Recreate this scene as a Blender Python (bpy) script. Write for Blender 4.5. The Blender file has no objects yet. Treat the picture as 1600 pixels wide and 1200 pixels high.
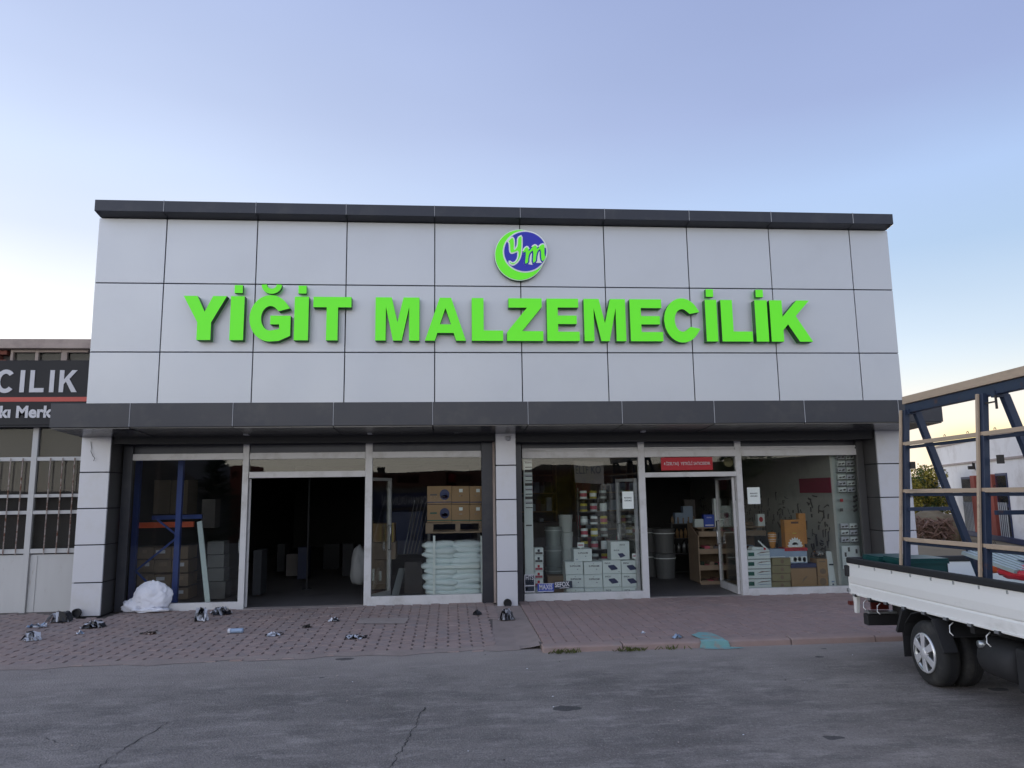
import bpy, bmesh, math, random
from mathutils import Vector, Matrix
random.seed(7)
R = math.radians
sc = bpy.context.scene
COL = sc.collection

# ------------------------------------------------------------------ camera
FPX, YAW, PITCH, ROLL, CAMH = 1150.0, .0849, .1473, -.0146, 1.78
cy, sy, cp, sp = math.cos(YAW), math.sin(YAW), math.cos(PITCH), math.sin(PITCH)
W_ = Vector((sy * cp, cy * cp, sp)); R0 = Vector((cy, -sy, 0)); U0 = R0.cross(W_)
RT = R0 * math.cos(ROLL) + U0 * math.sin(ROLL); UP = U0 * math.cos(ROLL) - R0 * math.sin(ROLL)
CAM = Vector((0, 0, CAMH))
camd = bpy.data.cameras.new('camera'); cam = bpy.data.objects.new('camera', camd); COL.objects.link(cam)
camd.sensor_width = 36; camd.lens = 36 * FPX / 1600; camd.clip_end = 2000; camd.clip_start = .05
m = Matrix.Identity(4)
for i in range(3):
    m[i][0] = RT[i]; m[i][1] = UP[i]; m[i][2] = -W_[i]; m[i][3] = CAM[i]
cam.matrix_world = m
sc.camera = cam

# ------------------------------------------------------------------ light
SUN_AZ, SUN_EL = R(39.5), R(2.2)           # azimuth from +Y towards +X
world = bpy.data.worlds.new('World'); sc.world = world; world.use_nodes = True
nt = world.node_tree; nt.nodes.clear()
wo = nt.nodes.new('ShaderNodeOutputWorld'); bg = nt.nodes.new('ShaderNodeBackground')
sky = nt.nodes.new('ShaderNodeTexSky'); sky.sky_type = 'NISHITA'; sky.sun_disc = False
sky.sun_elevation = SUN_EL; sky.sun_rotation = SUN_AZ; sky.altitude = 1000
sky.air_density = 1.0; sky.dust_density = .6; sky.ozone_density = 3.0
SKY_K = .12                                 # background strength; the dusk gradient below is written in displayed radiance
def _n(t, **k):
    x = nt.nodes.new(t)
    for a, v in k.items(): setattr(x, a, v)
    return x
tcw = _n('ShaderNodeTexCoord'); sep = _n('ShaderNodeSeparateXYZ'); nt.links.new(tcw.outputs['Generated'], sep.inputs[0])
asn = _n('ShaderNodeMath', operation='ARCSINE'); nt.links.new(sep.outputs[2], asn.inputs[0])
mrw = _n('ShaderNodeMapRange'); mrw.inputs['From Min'].default_value = -.1; mrw.inputs['From Max'].default_value = 1.4; nt.links.new(asn.outputs[0], mrw.inputs['Value'])
def sky_ramp(cols):
    r = _n('ShaderNodeValToRGB'); nt.links.new(mrw.outputs[0], r.inputs[0]); els = r.color_ramp.elements; els.remove(els[1])
    for i, (d_, c_) in enumerate(cols):
        e_ = els[0] if i == 0 else els.new((R(d_) + .1) / 1.5)
        e_.position = (R(d_) + .1) / 1.5; e_.color = (*[v / 2.4 for v in c_], 1)
    return r
# clearer blue towards the right, paler and brighter towards the left and behind
cr_b = sky_ramp([(0, (1.15, .98, .80)), (4, (1.02, .96, .88)), (7, (.80, .88, .91)), (10.4, (.62, .75, .89)), (16.5, (.44, .60, .83)), (21, (.43, .58, .87)), (27, (.345, .43, .71)), (38, (.29, .36, .63)), (60, (.28, .34, .53)), (80, (.29, .34, .50))])
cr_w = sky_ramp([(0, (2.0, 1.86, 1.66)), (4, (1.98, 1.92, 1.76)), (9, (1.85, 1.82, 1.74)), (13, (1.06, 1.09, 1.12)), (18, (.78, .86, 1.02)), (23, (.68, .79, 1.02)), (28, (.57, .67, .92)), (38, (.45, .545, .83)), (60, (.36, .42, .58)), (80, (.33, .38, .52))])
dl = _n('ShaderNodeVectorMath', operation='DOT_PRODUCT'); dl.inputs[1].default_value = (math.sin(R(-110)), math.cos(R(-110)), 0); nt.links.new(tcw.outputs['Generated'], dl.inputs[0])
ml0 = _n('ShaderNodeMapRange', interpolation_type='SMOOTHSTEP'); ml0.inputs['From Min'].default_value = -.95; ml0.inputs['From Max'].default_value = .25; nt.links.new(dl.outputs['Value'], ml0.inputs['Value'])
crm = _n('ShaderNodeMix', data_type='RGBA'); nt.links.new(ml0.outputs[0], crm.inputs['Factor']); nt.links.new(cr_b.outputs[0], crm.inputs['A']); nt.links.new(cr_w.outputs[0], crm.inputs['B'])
SD = Vector((math.sin(SUN_AZ) * math.cos(SUN_EL), math.cos(SUN_AZ) * math.cos(SUN_EL), math.sin(SUN_EL)))
dt = _n('ShaderNodeVectorMath', operation='DOT_PRODUCT'); dt.inputs[1].default_value = SD; nt.links.new(tcw.outputs['Generated'], dt.inputs[0])
gm = _n('ShaderNodeMapRange', interpolation_type='SMOOTHERSTEP'); gm.inputs['From Min'].default_value = .9935; gm.inputs['From Max'].default_value = 1.0; nt.links.new(dt.outputs['Value'], gm.inputs['Value'])
lowf = _n('ShaderNodeMapRange', interpolation_type='SMOOTHERSTEP'); lowf.inputs['From Min'].default_value = .17; lowf.inputs['From Max'].default_value = .03; nt.links.new(asn.outputs[0], lowf.inputs['Value'])
lowy = _n('ShaderNodeMapRange', interpolation_type='SMOOTHERSTEP'); lowy.inputs['From Min'].default_value = .085; lowy.inputs['From Max'].default_value = .045; nt.links.new(asn.outputs[0], lowy.inputs['Value'])
ml = _n('ShaderNodeMath', operation='MULTIPLY'); nt.links.new(gm.outputs[0], ml.inputs[0]); nt.links.new(lowy.outputs[0], ml.inputs[1])
mg = _n('ShaderNodeMix', data_type='RGBA'); mg.inputs['B'].default_value = (.56, .45, .19, 1); nt.links.new(ml.outputs[0], mg.inputs['Factor']); 
gw = _n('ShaderNodeMapRange', interpolation_type='SMOOTHERSTEP'); gw.inputs['From Min'].default_value = .86; gw.inputs['From Max'].default_value = 1.0; gw.inputs['To Max'].default_value = .75; nt.links.new(dt.outputs['Value'], gw.inputs['Value'])
mlw = _n('ShaderNodeMath', operation='MULTIPLY'); nt.links.new(gw.outputs[0], mlw.inputs[0]); nt.links.new(lowf.outputs[0], mlw.inputs[1])
lft = _n('ShaderNodeMapRange', interpolation_type='SMOOTHSTEP'); lft.inputs['From Min'].default_value = .10; lft.inputs['From Max'].default_value = .95; lft.inputs['To Min'].default_value = 1.0; lft.inputs['To Max'].default_value = 1.55; nt.links.new(dl.outputs['Value'], lft.inputs['Value'])  # extra brightness in the left sky, added to light the truck's side
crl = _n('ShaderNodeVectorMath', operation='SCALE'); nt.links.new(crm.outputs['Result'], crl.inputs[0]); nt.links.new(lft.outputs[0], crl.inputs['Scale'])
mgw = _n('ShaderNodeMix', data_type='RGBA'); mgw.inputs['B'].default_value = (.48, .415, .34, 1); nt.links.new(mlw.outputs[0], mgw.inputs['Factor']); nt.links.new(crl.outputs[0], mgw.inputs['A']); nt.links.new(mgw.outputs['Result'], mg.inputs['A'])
# faint wide unevenness of thin high haze
nzw = _n('ShaderNodeTexNoise'); nzw.inputs['Scale'].default_value = 1.6; nzw.inputs['Detail'].default_value = 3
mpw = _n('ShaderNodeMapping'); mpw.inputs['Scale'].default_value = (1, 1, 3); nt.links.new(tcw.outputs['Generated'], mpw.inputs[0]); nt.links.new(mpw.outputs[0], nzw.inputs['Vector'])
mh = _n('ShaderNodeMapRange'); mh.inputs['From Min'].default_value = .3; mh.inputs['From Max'].default_value = .7; mh.inputs['To Min'].default_value = .96; mh.inputs['To Max'].default_value = 1.05; nt.links.new(nzw.outputs[0], mh.inputs['Value'])
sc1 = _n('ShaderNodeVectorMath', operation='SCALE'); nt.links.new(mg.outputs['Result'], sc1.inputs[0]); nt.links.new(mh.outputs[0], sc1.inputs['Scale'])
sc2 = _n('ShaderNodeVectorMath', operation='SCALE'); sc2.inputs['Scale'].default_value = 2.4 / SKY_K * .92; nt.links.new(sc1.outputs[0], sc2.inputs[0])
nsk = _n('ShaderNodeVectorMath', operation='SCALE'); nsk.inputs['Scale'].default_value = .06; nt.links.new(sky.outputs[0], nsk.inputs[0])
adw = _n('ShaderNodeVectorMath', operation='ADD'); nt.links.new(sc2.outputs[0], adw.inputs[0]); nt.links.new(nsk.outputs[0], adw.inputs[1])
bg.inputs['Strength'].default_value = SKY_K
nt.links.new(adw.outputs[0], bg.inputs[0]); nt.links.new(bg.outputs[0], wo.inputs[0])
sund = bpy.data.lights.new('sun', 'SUN'); sund.energy = .6; sund.angle = R(.5); sund.color = (1, .82, .6)
sun = bpy.data.objects.new('sun', sund); COL.objects.link(sun)
sun.rotation_euler = Vector((math.sin(SUN_AZ) * math.cos(SUN_EL), math.cos(SUN_AZ) * math.cos(SUN_EL), math.sin(SUN_EL))).to_track_quat('Z', 'Y').to_euler()
sc.view_settings.view_transform = 'Standard'; sc.view_settings.look = 'None'
sc.view_settings.gamma = 1; sc.view_settings.use_curve_mapping = False
sc.view_settings.exposure = .12

# ------------------------------------------------------------------ measuring helpers
def ray(px, py): return W_ + RT * ((px - 800) / FPX) - UP * ((py - 600) / FPX)
def aty(px, py, y): d = ray(px, py); return CAM + d * (y / d.y)
def atz(px, py, z=0.0): d = ray(px, py); return CAM + d * ((z - CAMH) / d.z)
def X(px, py, y): return aty(px, py, y).x
def Zz(px, py, y): return aty(px, py, y).z

# ------------------------------------------------------------------ materials
def mat(name, col, rough=.5, metal=0.0, var=.12, scale=6.0, bump=.0, bscale=60.0, dirt=None, dirt_scale=2.0, spec=.5, coat=0.0, stretch=(1, 1, 1), dirt_lo=.5, dirt_hi=.75):
    M = bpy.data.materials.new(name); M.use_nodes = True
    n = M.node_tree.nodes; l = M.node_tree.links; b = n['Principled BSDF']
    b.inputs['Roughness'].default_value = rough; b.inputs['Metallic'].default_value = metal
    b.inputs['Specular IOR Level'].default_value = spec; b.inputs['Coat Weight'].default_value = coat
    tc = n.new('ShaderNodeTexCoord'); mp = n.new('ShaderNodeMapping'); mp.inputs['Scale'].default_value = stretch
    l.new(tc.outputs['Object'], mp.inputs[0])
    oi = n.new('ShaderNodeObjectInfo')
    va = n.new('ShaderNodeVectorMath'); va.operation = 'ADD'
    vs = n.new('ShaderNodeVectorMath'); vs.operation = 'SCALE'; vs.inputs['Scale'].default_value = 37.0
    cx = n.new('ShaderNodeCombineXYZ')
    for i in range(3): l.new(oi.outputs['Random'], cx.inputs[i])
    l.new(cx.outputs[0], vs.inputs[0]); l.new(mp.outputs[0], va.inputs[0]); l.new(vs.outputs[0], va.inputs[1])
    ns = n.new('ShaderNodeTexNoise'); ns.inputs['Scale'].default_value = scale; ns.inputs['Detail'].default_value = 6
    l.new(va.outputs[0], ns.inputs['Vector'])
    mx = n.new('ShaderNodeMix'); mx.data_type = 'RGBA'
    c = Vector(col[:3])
    mx.inputs['A'].default_value = (*(c * (1 - var)), 1); mx.inputs['B'].default_value = (*[min(1, v) for v in c * (1 + var)], 1)
    l.new(ns.outputs[0], mx.inputs['Factor']); out = mx.outputs['Result']
    if dirt is not None:
        n2 = n.new('ShaderNodeTexNoise'); n2.inputs['Scale'].default_value = dirt_scale; n2.inputs['Detail'].default_value = 8; n2.inputs['Roughness'].default_value = .7
        l.new(va.outputs[0], n2.inputs['Vector'])
        rp = n.new('ShaderNodeMapRange'); rp.inputs['From Min'].default_value = dirt_lo; rp.inputs['From Max'].default_value = dirt_hi
        l.new(n2.outputs[0], rp.inputs['Value'])
        m2 = n.new('ShaderNodeMix'); m2.data_type = 'RGBA'; m2.inputs['B'].default_value = (*dirt, 1)
        l.new(rp.outputs[0], m2.inputs['Factor']); l.new(out, m2.inputs['A']); out = m2.outputs['Result']
    l.new(out, b.inputs['Base Color'])
    rr = n.new('ShaderNodeMapRange'); rr.inputs['To Min'].default_value = max(0, rough - .08); rr.inputs['To Max'].default_value = min(1, rough + .1)
    l.new(ns.outputs[0], rr.inputs['Value']); l.new(rr.outputs[0], b.inputs['Roughness'])
    if bump > 0:
        n3 = n.new('ShaderNodeTexNoise'); n3.inputs['Scale'].default_value = bscale; n3.inputs['Detail'].default_value = 4
        l.new(va.outputs[0], n3.inputs['Vector'])
        bp = n.new('ShaderNodeBump'); bp.inputs['Strength'].default_value = bump; bp.inputs['Distance'].default_value = .01
        l.new(n3.outputs[0], bp.inputs['Height']); l.new(bp.outputs[0], b.inputs['Normal'])
    return M

def glass_mat(name, tint, k=2.0):
    M = bpy.data.materials.new(name); M.use_nodes = True; n = M.node_tree.nodes; l = M.node_tree.links; n.clear()
    o = n.new('ShaderNodeOutputMaterial'); mx = n.new('ShaderNodeMixShader'); t = n.new('ShaderNodeBsdfTransparent'); g = n.new('ShaderNodeBsdfGlossy')
    t.inputs[0].default_value = (*tint, 1); g.inputs['Roughness'].default_value = .0; g.inputs[0].default_value = (1, .99, .96, 1)
    f = n.new('ShaderNodeFresnel'); f.inputs[0].default_value = 1.5
    mm = n.new('ShaderNodeMath'); mm.operation = 'MULTIPLY'; mm.use_clamp = True; mm.inputs[1].default_value = k
    tc = n.new('ShaderNodeTexCoord'); ns = n.new('ShaderNodeTexNoise'); ns.inputs['Scale'].default_value = 1.3; ns.inputs['Detail'].default_value = 1
    bp = n.new('ShaderNodeBump'); bp.inputs['Strength'].default_value = .05; bp.inputs['Distance'].default_value = .02
    l.new(tc.outputs['Object'], ns.inputs['Vector']); l.new(ns.outputs[0], bp.inputs['Height']); l.new(bp.outputs[0], g.inputs['Normal'])
    l.new(f.outputs[0], mm.inputs[0]); l.new(mm.outputs[0], mx.inputs[0]); l.new(t.outputs[0], mx.inputs[1]); l.new(g.outputs[0], mx.inputs[2]); l.new(mx.outputs[0], o.inputs[0])
    return M

M = {}
M['silver'] = mat('silver_panel', (.575, .595, .635), .45, .42, .03, 1.2, dirt=(.54, .555, .59), dirt_scale=.9, dirt_lo=.5, dirt_hi=.95)
M['silver_pillar'] = mat('pillar_panel', (.59, .60, .65), .45, .3, .03, 2.5, dirt=(.52, .51, .50), dirt_scale=1.8, dirt_lo=.5, dirt_hi=.9)
M['dark'] = mat('anthracite_panel', (.036, .039, .052), .32, .35, .12, 2.0, dirt=(.07, .07, .075), dirt_scale=2.5, dirt_lo=.5, dirt_hi=.9)
M['dark_soffit'] = mat('soffit_panel', (.085, .086, .095), .22, .3, .2, 3.0)
M['reveal'] = mat('reveal_panel', (.085, .085, .088), .4, .3, .1, 2.0)
M['joint'] = mat('joint_black', (.012, .013, .018), .6)
M['joint_light'] = mat('joint_light', (.42, .43, .46), .5)
M['alu'] = mat('white_aluminium', (.60, .60, .615), .42, .1, .06, 5, dirt=(.36, .35, .33), dirt_scale=3, dirt_lo=.5, dirt_hi=.85)
M['glass'] = glass_mat('shop_glass', (.93, .945, .94), .72)
M['glass2'] = glass_mat('dusty_glass', (.74, .745, .74), .3)
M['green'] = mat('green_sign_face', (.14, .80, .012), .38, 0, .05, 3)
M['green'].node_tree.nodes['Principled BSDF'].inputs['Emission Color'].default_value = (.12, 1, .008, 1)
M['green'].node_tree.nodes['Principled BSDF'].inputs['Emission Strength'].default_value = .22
M['green_side'] = mat('green_sign_return', (.012, .10, .012), .4, 0, .1, 3)
M['blue_disc'] = mat('logo_blue', (.012, .018, .50), .35)
M['white_line'] = mat('logo_white', (.88, .92, .92), .4)
M['letter_white'] = mat('letter_white', (.62, .62, .66), .45)
M['sign_black'] = mat('sign_black', (.010, .010, .014), .6, 0, .2, 1.5)
M['sign_red'] = mat('sign_red', (.55, .09, .07), .5)
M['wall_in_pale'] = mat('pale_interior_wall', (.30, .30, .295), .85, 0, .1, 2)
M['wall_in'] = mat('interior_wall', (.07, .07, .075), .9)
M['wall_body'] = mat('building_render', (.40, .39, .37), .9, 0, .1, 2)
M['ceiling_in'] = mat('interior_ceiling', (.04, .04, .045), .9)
M['floor_in'] = mat('shop_floor', (.14, .13, .13), .5, 0, .2, 3, dirt=(.07, .065, .06), dirt_scale=1.5)
M['concrete'] = mat('concrete', (.44, .365, .33), .9, 0, .15, 4, .4, 90, dirt=(.30, .24, .22), dirt_scale=2.2)
M['concrete_old'] = mat('old_concrete', (.36, .305, .28), .9, 0, .2, 5, .4, 60, dirt=(.24, .20, .185), dirt_scale=1.7)
M['brick_red'] = mat('red_brick', (.24, .085, .065), .85, 0, .25, 20, .5, 90)
M['white_paint'] = mat('old_white_paint', (.52, .52, .52), .5, 0, .06, 3, .1, 20, dirt=(.30, .25, .20), dirt_scale=4, dirt_lo=.62, dirt_hi=.8, stretch=(3, 3, .6))
M['rust'] = mat('rusty_bar', (.40, .36, .34), .7, .2, .2, 12, .2, 60, dirt=(.16, .06, .03), dirt_scale=14, dirt_lo=.45, dirt_hi=.6)
M['dirt_sand'] = mat('joint_sand', (.13, .11, .10), .95, 0, .3, 12)
M['paver'] = mat('paver', (.335, .252, .228), .88, 0, .34, 4.5, .5, 120, dirt=(.27, .235, .23), dirt_scale=3.5, dirt_lo=.45, dirt_hi=.7)
M['paver2'] = mat('paver_red', (.335, .238, .215), .88, 0, .26, 4, .4, 120, dirt=(.28, .225, .215), dirt_scale=2.5, dirt_lo=.42, dirt_hi=.75)
M['edge_dust'] = mat('edge_dust', (.30, .243, .222), .92, 0, .3, 6, .5, 70, dirt=(.24, .205, .19), dirt_scale=3)
M['kerb'] = mat('kerb_red_concrete', (.34, .245, .22), .88, 0, .2, 5, .5, 80, dirt=(.30, .255, .24), dirt_scale=3)
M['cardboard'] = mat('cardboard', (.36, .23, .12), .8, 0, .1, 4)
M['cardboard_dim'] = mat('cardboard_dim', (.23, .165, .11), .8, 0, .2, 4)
M['carton_dimmed'] = mat('carton_dimmed', (.11, .085, .06), .8, 0, .25, 4)  # cardboard darkened in its colour for the dark reflection across it
M['hub'] = mat('hub_paint', (.78, .78, .80), .28, .5, .05, 6)
M['carton_olive'] = mat('carton_olive', (.27, .24, .13), .8, 0, .1, 4)
M['carton_white'] = mat('carton_white', (.78, .85, .84), .6, 0, .04, 3)
M['paper'] = mat('paper', (.80, .86, .84), .7, 0, .04, 3)
M['ink'] = mat('ink', (.02, .03, .05), .6)
M['ink_green'] = mat('ink_green', (.01, .12, .09), .6)
M['ink_red'] = mat('ink_red', (.5, .015, .03), .5)
M['ink_blue'] = mat('ink_blue', (.03, .07, .38), .5)
M['ink_navy'] = mat('ink_navy', (.03, .04, .12), .5)
M['orange_print'] = mat('orange_print', (.52, .22, .04), .5, 0, .25, 7)
M['yellow_print'] = mat('yellow_print', (.48, .42, .05), .5, 0, .25, 7)
M['pink_print'] = mat('pink_print', (.45, .08, .12), .5, 0, .3, 9)
M['sack'] = mat('woven_sack', (.76, .85, .86), .6, 0, .05, 8, .35, 30)
M['bag_white'] = mat('white_bulk_bag', (.78, .79, .86), .7, 0, .04, 5, .5, 22)
M['wood'] = mat('pallet_wood', (.30, .22, .15), .8, 0, .2, 8, .2, 40)
M['wood_slat'] = mat('rack_wood', (.47, .36, .26), .75, 0, .15, 6, .25, 50, stretch=(1, .2, 1), dirt=(.26, .2, .15), dirt_scale=6, dirt_lo=.55, dirt_hi=.8)
M['blue_steel'] = mat('rack_blue', (.024, .038, .075), .45, .1, .25, 6, .15, 40, dirt=(.10, .05, .035), dirt_scale=5, dirt_lo=.62, dirt_hi=.72)
M['racking_blue'] = mat('racking_blue', (.02, .06, .30), .45)
M['racking_orange'] = mat('racking_orange', (.75, .11, .03), .45)
M['steel'] = mat('galvanised', (.45, .47, .48), .35, .8, .1, 10)
M['chrome'] = mat('chrome', (.75, .76, .78), .14, 1.0, .05, 4)
M['black'] = mat('black_rubber', (.018, .018, .020), .65, 0, .2, 10, .1, 60)
M['tyre'] = mat('tyre', (.022, .022, .023), .8, 0, .2, 10, .2, 60, dirt=(.07, .065, .06), dirt_scale=4)
M['truck_white'] = mat('truck_white', (.88, .87, .84), .34, 0, .03, 2, dirt=(.50, .48, .42), dirt_scale=2.2, dirt_lo=.58, dirt_hi=.85, coat=.3, stretch=(1, .35, 1))
M['truck_dark'] = mat('truck_chassis', (.02, .02, .022), .7, 0, .3, 5)
M['lamp_red'] = mat('tail_lamp', (.12, .02, .015), .3)
M['plastic_green'] = mat('green_plastic', (.006, .06, .06), .4)
M['sheet_metal'] = mat('ribbed_sheet', (.42, .48, .47), .35, .3, .12, 6)
M['bag_red'] = mat('red_plastic_bag', (.62, .03, .05), .4, 0, .2, 9, .4, 20)
M['bag_orange'] = mat('orange_bag', (.75, .14, .04), .45, 0, .2, 9, .4, 20)
M['tool'] = mat('tool_dark', (.11, .11, .112), .5, .3)
M['peg'] = mat('peg_wall', (.50, .51, .475), .75, 0, .12, 2, dirt=(.36, .37, .35), dirt_scale=2)
M['burgundy'] = mat('burgundy_band', (.33, .03, .08), .6)
M['wall_far'] = mat('white_render', (.86, .83, .81), .85, 0, .05, 1.5, dirt=(.55, .5, .46), dirt_scale=.8, dirt_lo=.5, dirt_hi=.8)
M['red_column'] = mat('red_column', (.33, .075, .05), .7)
M['far_blue'] = mat('far_blue_frame', (.02, .03, .09), .5)
M['leaf_yellow'] = mat('leaf_yellow', (.30, .24, .03), .8, 0, .5, 2.5)
M['leaf_green'] = mat('leaf_green', (.07, .10, .02), .8, 0, .5, 2.5)
M['leaf_dark'] = mat('conifer_needles', (.02, .035, .02), .85, 0, .5, 3)
M['bark'] = mat('bark', (.10, .07, .05), .9, 0, .3, 9)
M['dry_twig'] = mat('dry_twigs', (.26, .16, .12), .9, 0, .4, 9)
M['weed'] = mat('weed', (.10, .12, .03), .8, 0, .4, 9)
M['dry_ground'] = mat('dry_ground', (.24, .19, .12), .95, 0, .3, .6, .3, 8)
M['roof_tile'] = mat('roof_dull', (.12, .055, .04), .8, 0, .3, 4)
M['far_grey'] = mat('far_grey_wall', (.13, .12, .12), .8, 0, .3, .5)
M['hill'] = mat('hill', (.16, .14, .12), .95, 0, .25, .05)
M['litter_white'] = mat('litter_white', (.62, .64, .70), .5, 0, .1, 20)
M['litter_black'] = mat('litter_black', (.02, .02, .025), .35)
M['litter_blue'] = mat('litter_blue', (.30, .40, .55), .4)
M['teal'] = mat('spilled_teal_paint', (.20, .40, .40), .8, 0, .15, 8, dirt=(.33, .30, .27), dirt_scale=9, dirt_lo=.48, dirt_hi=.62)
M['dimmed_grey'] = mat('dimmed_grey', (.15, .155, .155), .6)  # white buckets greyed: the room's dimness is put into the colour
M['stored_dark'] = mat('stored_dark', (.030, .032, .038), .8, 0, .4, 3)  # near-black colour carries the unlit depth of the left doorway
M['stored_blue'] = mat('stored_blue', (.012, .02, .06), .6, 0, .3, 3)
M['iron'] = mat('iron_dark', (.04, .035, .03), .8)

# ------------------------------------------------------------------ object helpers
ORG = {}
class MB:
    def __init__(s): s.v = []; s.f = []; s.mi = []
    def add(s, vs, fs, mi=0):
        k = len(s.v); s.v += [tuple(p) for p in vs]
        for f in fs: s.f.append(tuple(k + i for i in f)); s.mi.append(mi)
        return s
    def box(s, x0, x1, y0, y1, z0, z1, mi=0):
        if x0 > x1: x0, x1 = x1, x0
        return s.add([(x0, y0, z0), (x1, y0, z0), (x1, y1, z0), (x0, y1, z0), (x0, y0, z1), (x1, y0, z1), (x1, y1, z1), (x0, y1, z1)],
                     [(0, 3, 2, 1), (4, 5, 6, 7), (0, 1, 5, 4), (1, 2, 6, 5), (2, 3, 7, 6), (3, 0, 4, 7)], mi)
    def hexa(s, lo, hi, mi=0):      # two rings of four
        return s.add(list(lo) + list(hi), [(0, 3, 2, 1), (4, 5, 6, 7), (0, 1, 5, 4), (1, 2, 6, 5), (2, 3, 7, 6), (3, 0, 4, 7)], mi)
    def bar(s, p, q, w, h=None, mi=0, up=(0, 0, 1)):
        p, q = Vector(p), Vector(q); h = h or w; d = (q - p).normalized(); u = Vector(up)
        if abs(d.dot(u)) > .98: u = Vector((0, 1, 0))
        a = d.cross(u).normalized(); b = a.cross(d)
        r = [a * w / 2 + b * h / 2, -a * w / 2 + b * h / 2, -a * w / 2 - b * h / 2, a * w / 2 - b * h / 2]
        return s.hexa([p + c for c in r], [q + c for c in r], mi)
    def tube(s, pts, r, n=8, mi=0, cap=True):
        pts = [Vector(p) for p in pts]; k = len(s.v); rs = r if isinstance(r, (list, tuple)) else [r] * len(pts)
        for i, p in enumerate(pts):
            d = (pts[min(i + 1, len(pts) - 1)] - pts[max(i - 1, 0)]).normalized()
            u = Vector((0, 0, 1)) if abs(d.z) < .95 else Vector((1, 0, 0))
            a = d.cross(u).normalized(); b = a.cross(d)
            for j in range(n):
                t = 2 * math.pi * j / n; s.v.append(tuple(p + (a * math.cos(t) + b * math.sin(t)) * rs[i]))
        for i in range(len(pts) - 1):
            for j in range(n):
                s.f.append((k + i * n + j, k + i * n + (j + 1) % n, k + (i + 1) * n + (j + 1) % n, k + (i + 1) * n + j)); s.mi.append(mi)
        if cap:
            s.f.append(tuple(k + j for j in range(n))[::-1]); s.mi.append(mi)
            s.f.append(tuple(k + (len(pts) - 1) * n + j for j in range(n))); s.mi.append(mi)
        return s
    def lathe(s, prof, c, axis='Z', n=24, mi=0):     # prof: (radius, height)
        k = len(s.v); c = Vector(c)
        for r, h in prof:
            for j in range(n):
                t = 2 * math.pi * j / n; a, b = r * math.cos(t), r * math.sin(t)
                p = {'Z': (a, b, h), 'Y': (a, h, b), 'X': (h, a, b)}[axis]; s.v.append(tuple(c + Vector(p)))
        for i in range(len(prof) - 1):
            for j in range(n):
                s.f.append((k + i * n + j, k + i * n + (j + 1) % n, k + (i + 1) * n + (j + 1) % n, k + (i + 1) * n + j)); s.mi.append(mi)
        return s
    def prism(s, poly, z0, z1, mi=0):     # poly (x,y) list
        n = len(poly); return s.add([(x, y, z0) for x, y in poly] + [(x, y, z1) for x, y in poly],
            [tuple(range(n))[::-1], tuple(range(n, 2 * n))] + [(i, (i + 1) % n, n + (i + 1) % n, n + i) for i in range(n)], mi)
    def prism_x(s, poly, x0, x1, mi=0):     # poly (y,z)
        n = len(poly); return s.add([(x0, y, z) for y, z in poly] + [(x1, y, z) for y, z in poly],
            [tuple(range(n))[::-1], tuple(range(n, 2 * n))] + [(i, (i + 1) % n, n + (i + 1) % n, n + i) for i in range(n)], mi)
    def prism_y(s, poly, y0, y1, mi=0):     # poly (x,z)
        n = len(poly); return s.add([(x, y0, z) for x, z in poly] + [(x, y1, z) for x, z in poly],
            [tuple(range(n)), tuple(range(n, 2 * n))[::-1]] + [(i, (i + 1) % n, n + (i + 1) % n, n + i)[::-1] for i in range(n)], mi)
    def mesh(s, name, mats, off=Vector((0, 0, 0)), smooth=False, fix=True):
        me = bpy.data.meshes.new(name); me.from_pydata([tuple(Vector(p) - off) for p in s.v], [], s.f)
        for mm in (mats if isinstance(mats, (list, tuple)) else [mats]): me.materials.append(mm)
        me.polygons.foreach_set('material_index', s.mi)
        if fix:
            bm = bmesh.new(); bm.from_mesh(me); bmesh.ops.recalc_face_normals(bm, faces=bm.faces); bm.to_mesh(me); bm.free()
        if smooth: me.polygons.foreach_set('use_smooth', [True] * len(me.polygons))
        me.update(); return me
    def build(s, name, mats, parent=None, label=None, cat=None, group=None, kind=None, bevel=0, smooth=False, local=False, fix=True):
        off = ORG.get(parent.name, Vector((0, 0, 0))) if parent and not local else Vector((0, 0, 0))
        if parent is None and not local and s.v and kind is None:      # origin at the base of the thing
            xs = [p[0] for p in s.v]; ys = [p[1] for p in s.v]; zs = [p[2] for p in s.v]
            off = Vector(((min(xs) + max(xs)) / 2, (min(ys) + max(ys)) / 2, min(zs)))
        o = link(name, s.mesh(name, mats, off, smooth, fix), parent)
        if parent is None: o.location = off; ORG[o.name] = off
        else: ORG[o.name] = off
        tag(o, label, cat, group, kind)
        if bevel:
            b = o.modifiers.new('bevel', 'BEVEL'); b.width = bevel; b.segments = 2; b.limit_method = 'ANGLE'
        return o
def link(name, data, parent=None, loc=None):
    o = bpy.data.objects.new(name, data); COL.objects.link(o)
    if parent: o.parent = parent
    if loc is not None: o.location = loc
    return o
def tag(o, label=None, cat=None, group=None, kind=None):
    if label: o['label'] = label
    if cat: o['category'] = cat
    if group: o['group'] = group
    if kind: o['kind'] = kind
    return o
def thing(name, loc, label, cat, group=None):
    o = link(name, None, None, Vector(loc)); o.empty_display_size = .1; ORG[o.name] = Vector(loc); return tag(o, label, cat, group)
def copy_thing(src, loc, label, rz=0, rot=None):
    c = src.copy(); COL.objects.link(c); c.location = loc; c['label'] = label
    if rot: c.rotation_euler = rot
    elif rz: c.rotation_euler = (0, 0, rz)
    for ch in src.children:
        d = ch.copy(); COL.objects.link(d); d.parent = c
        for g in ch.children:
            e = g.copy(); COL.objects.link(e); e.parent = d
    return c
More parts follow.
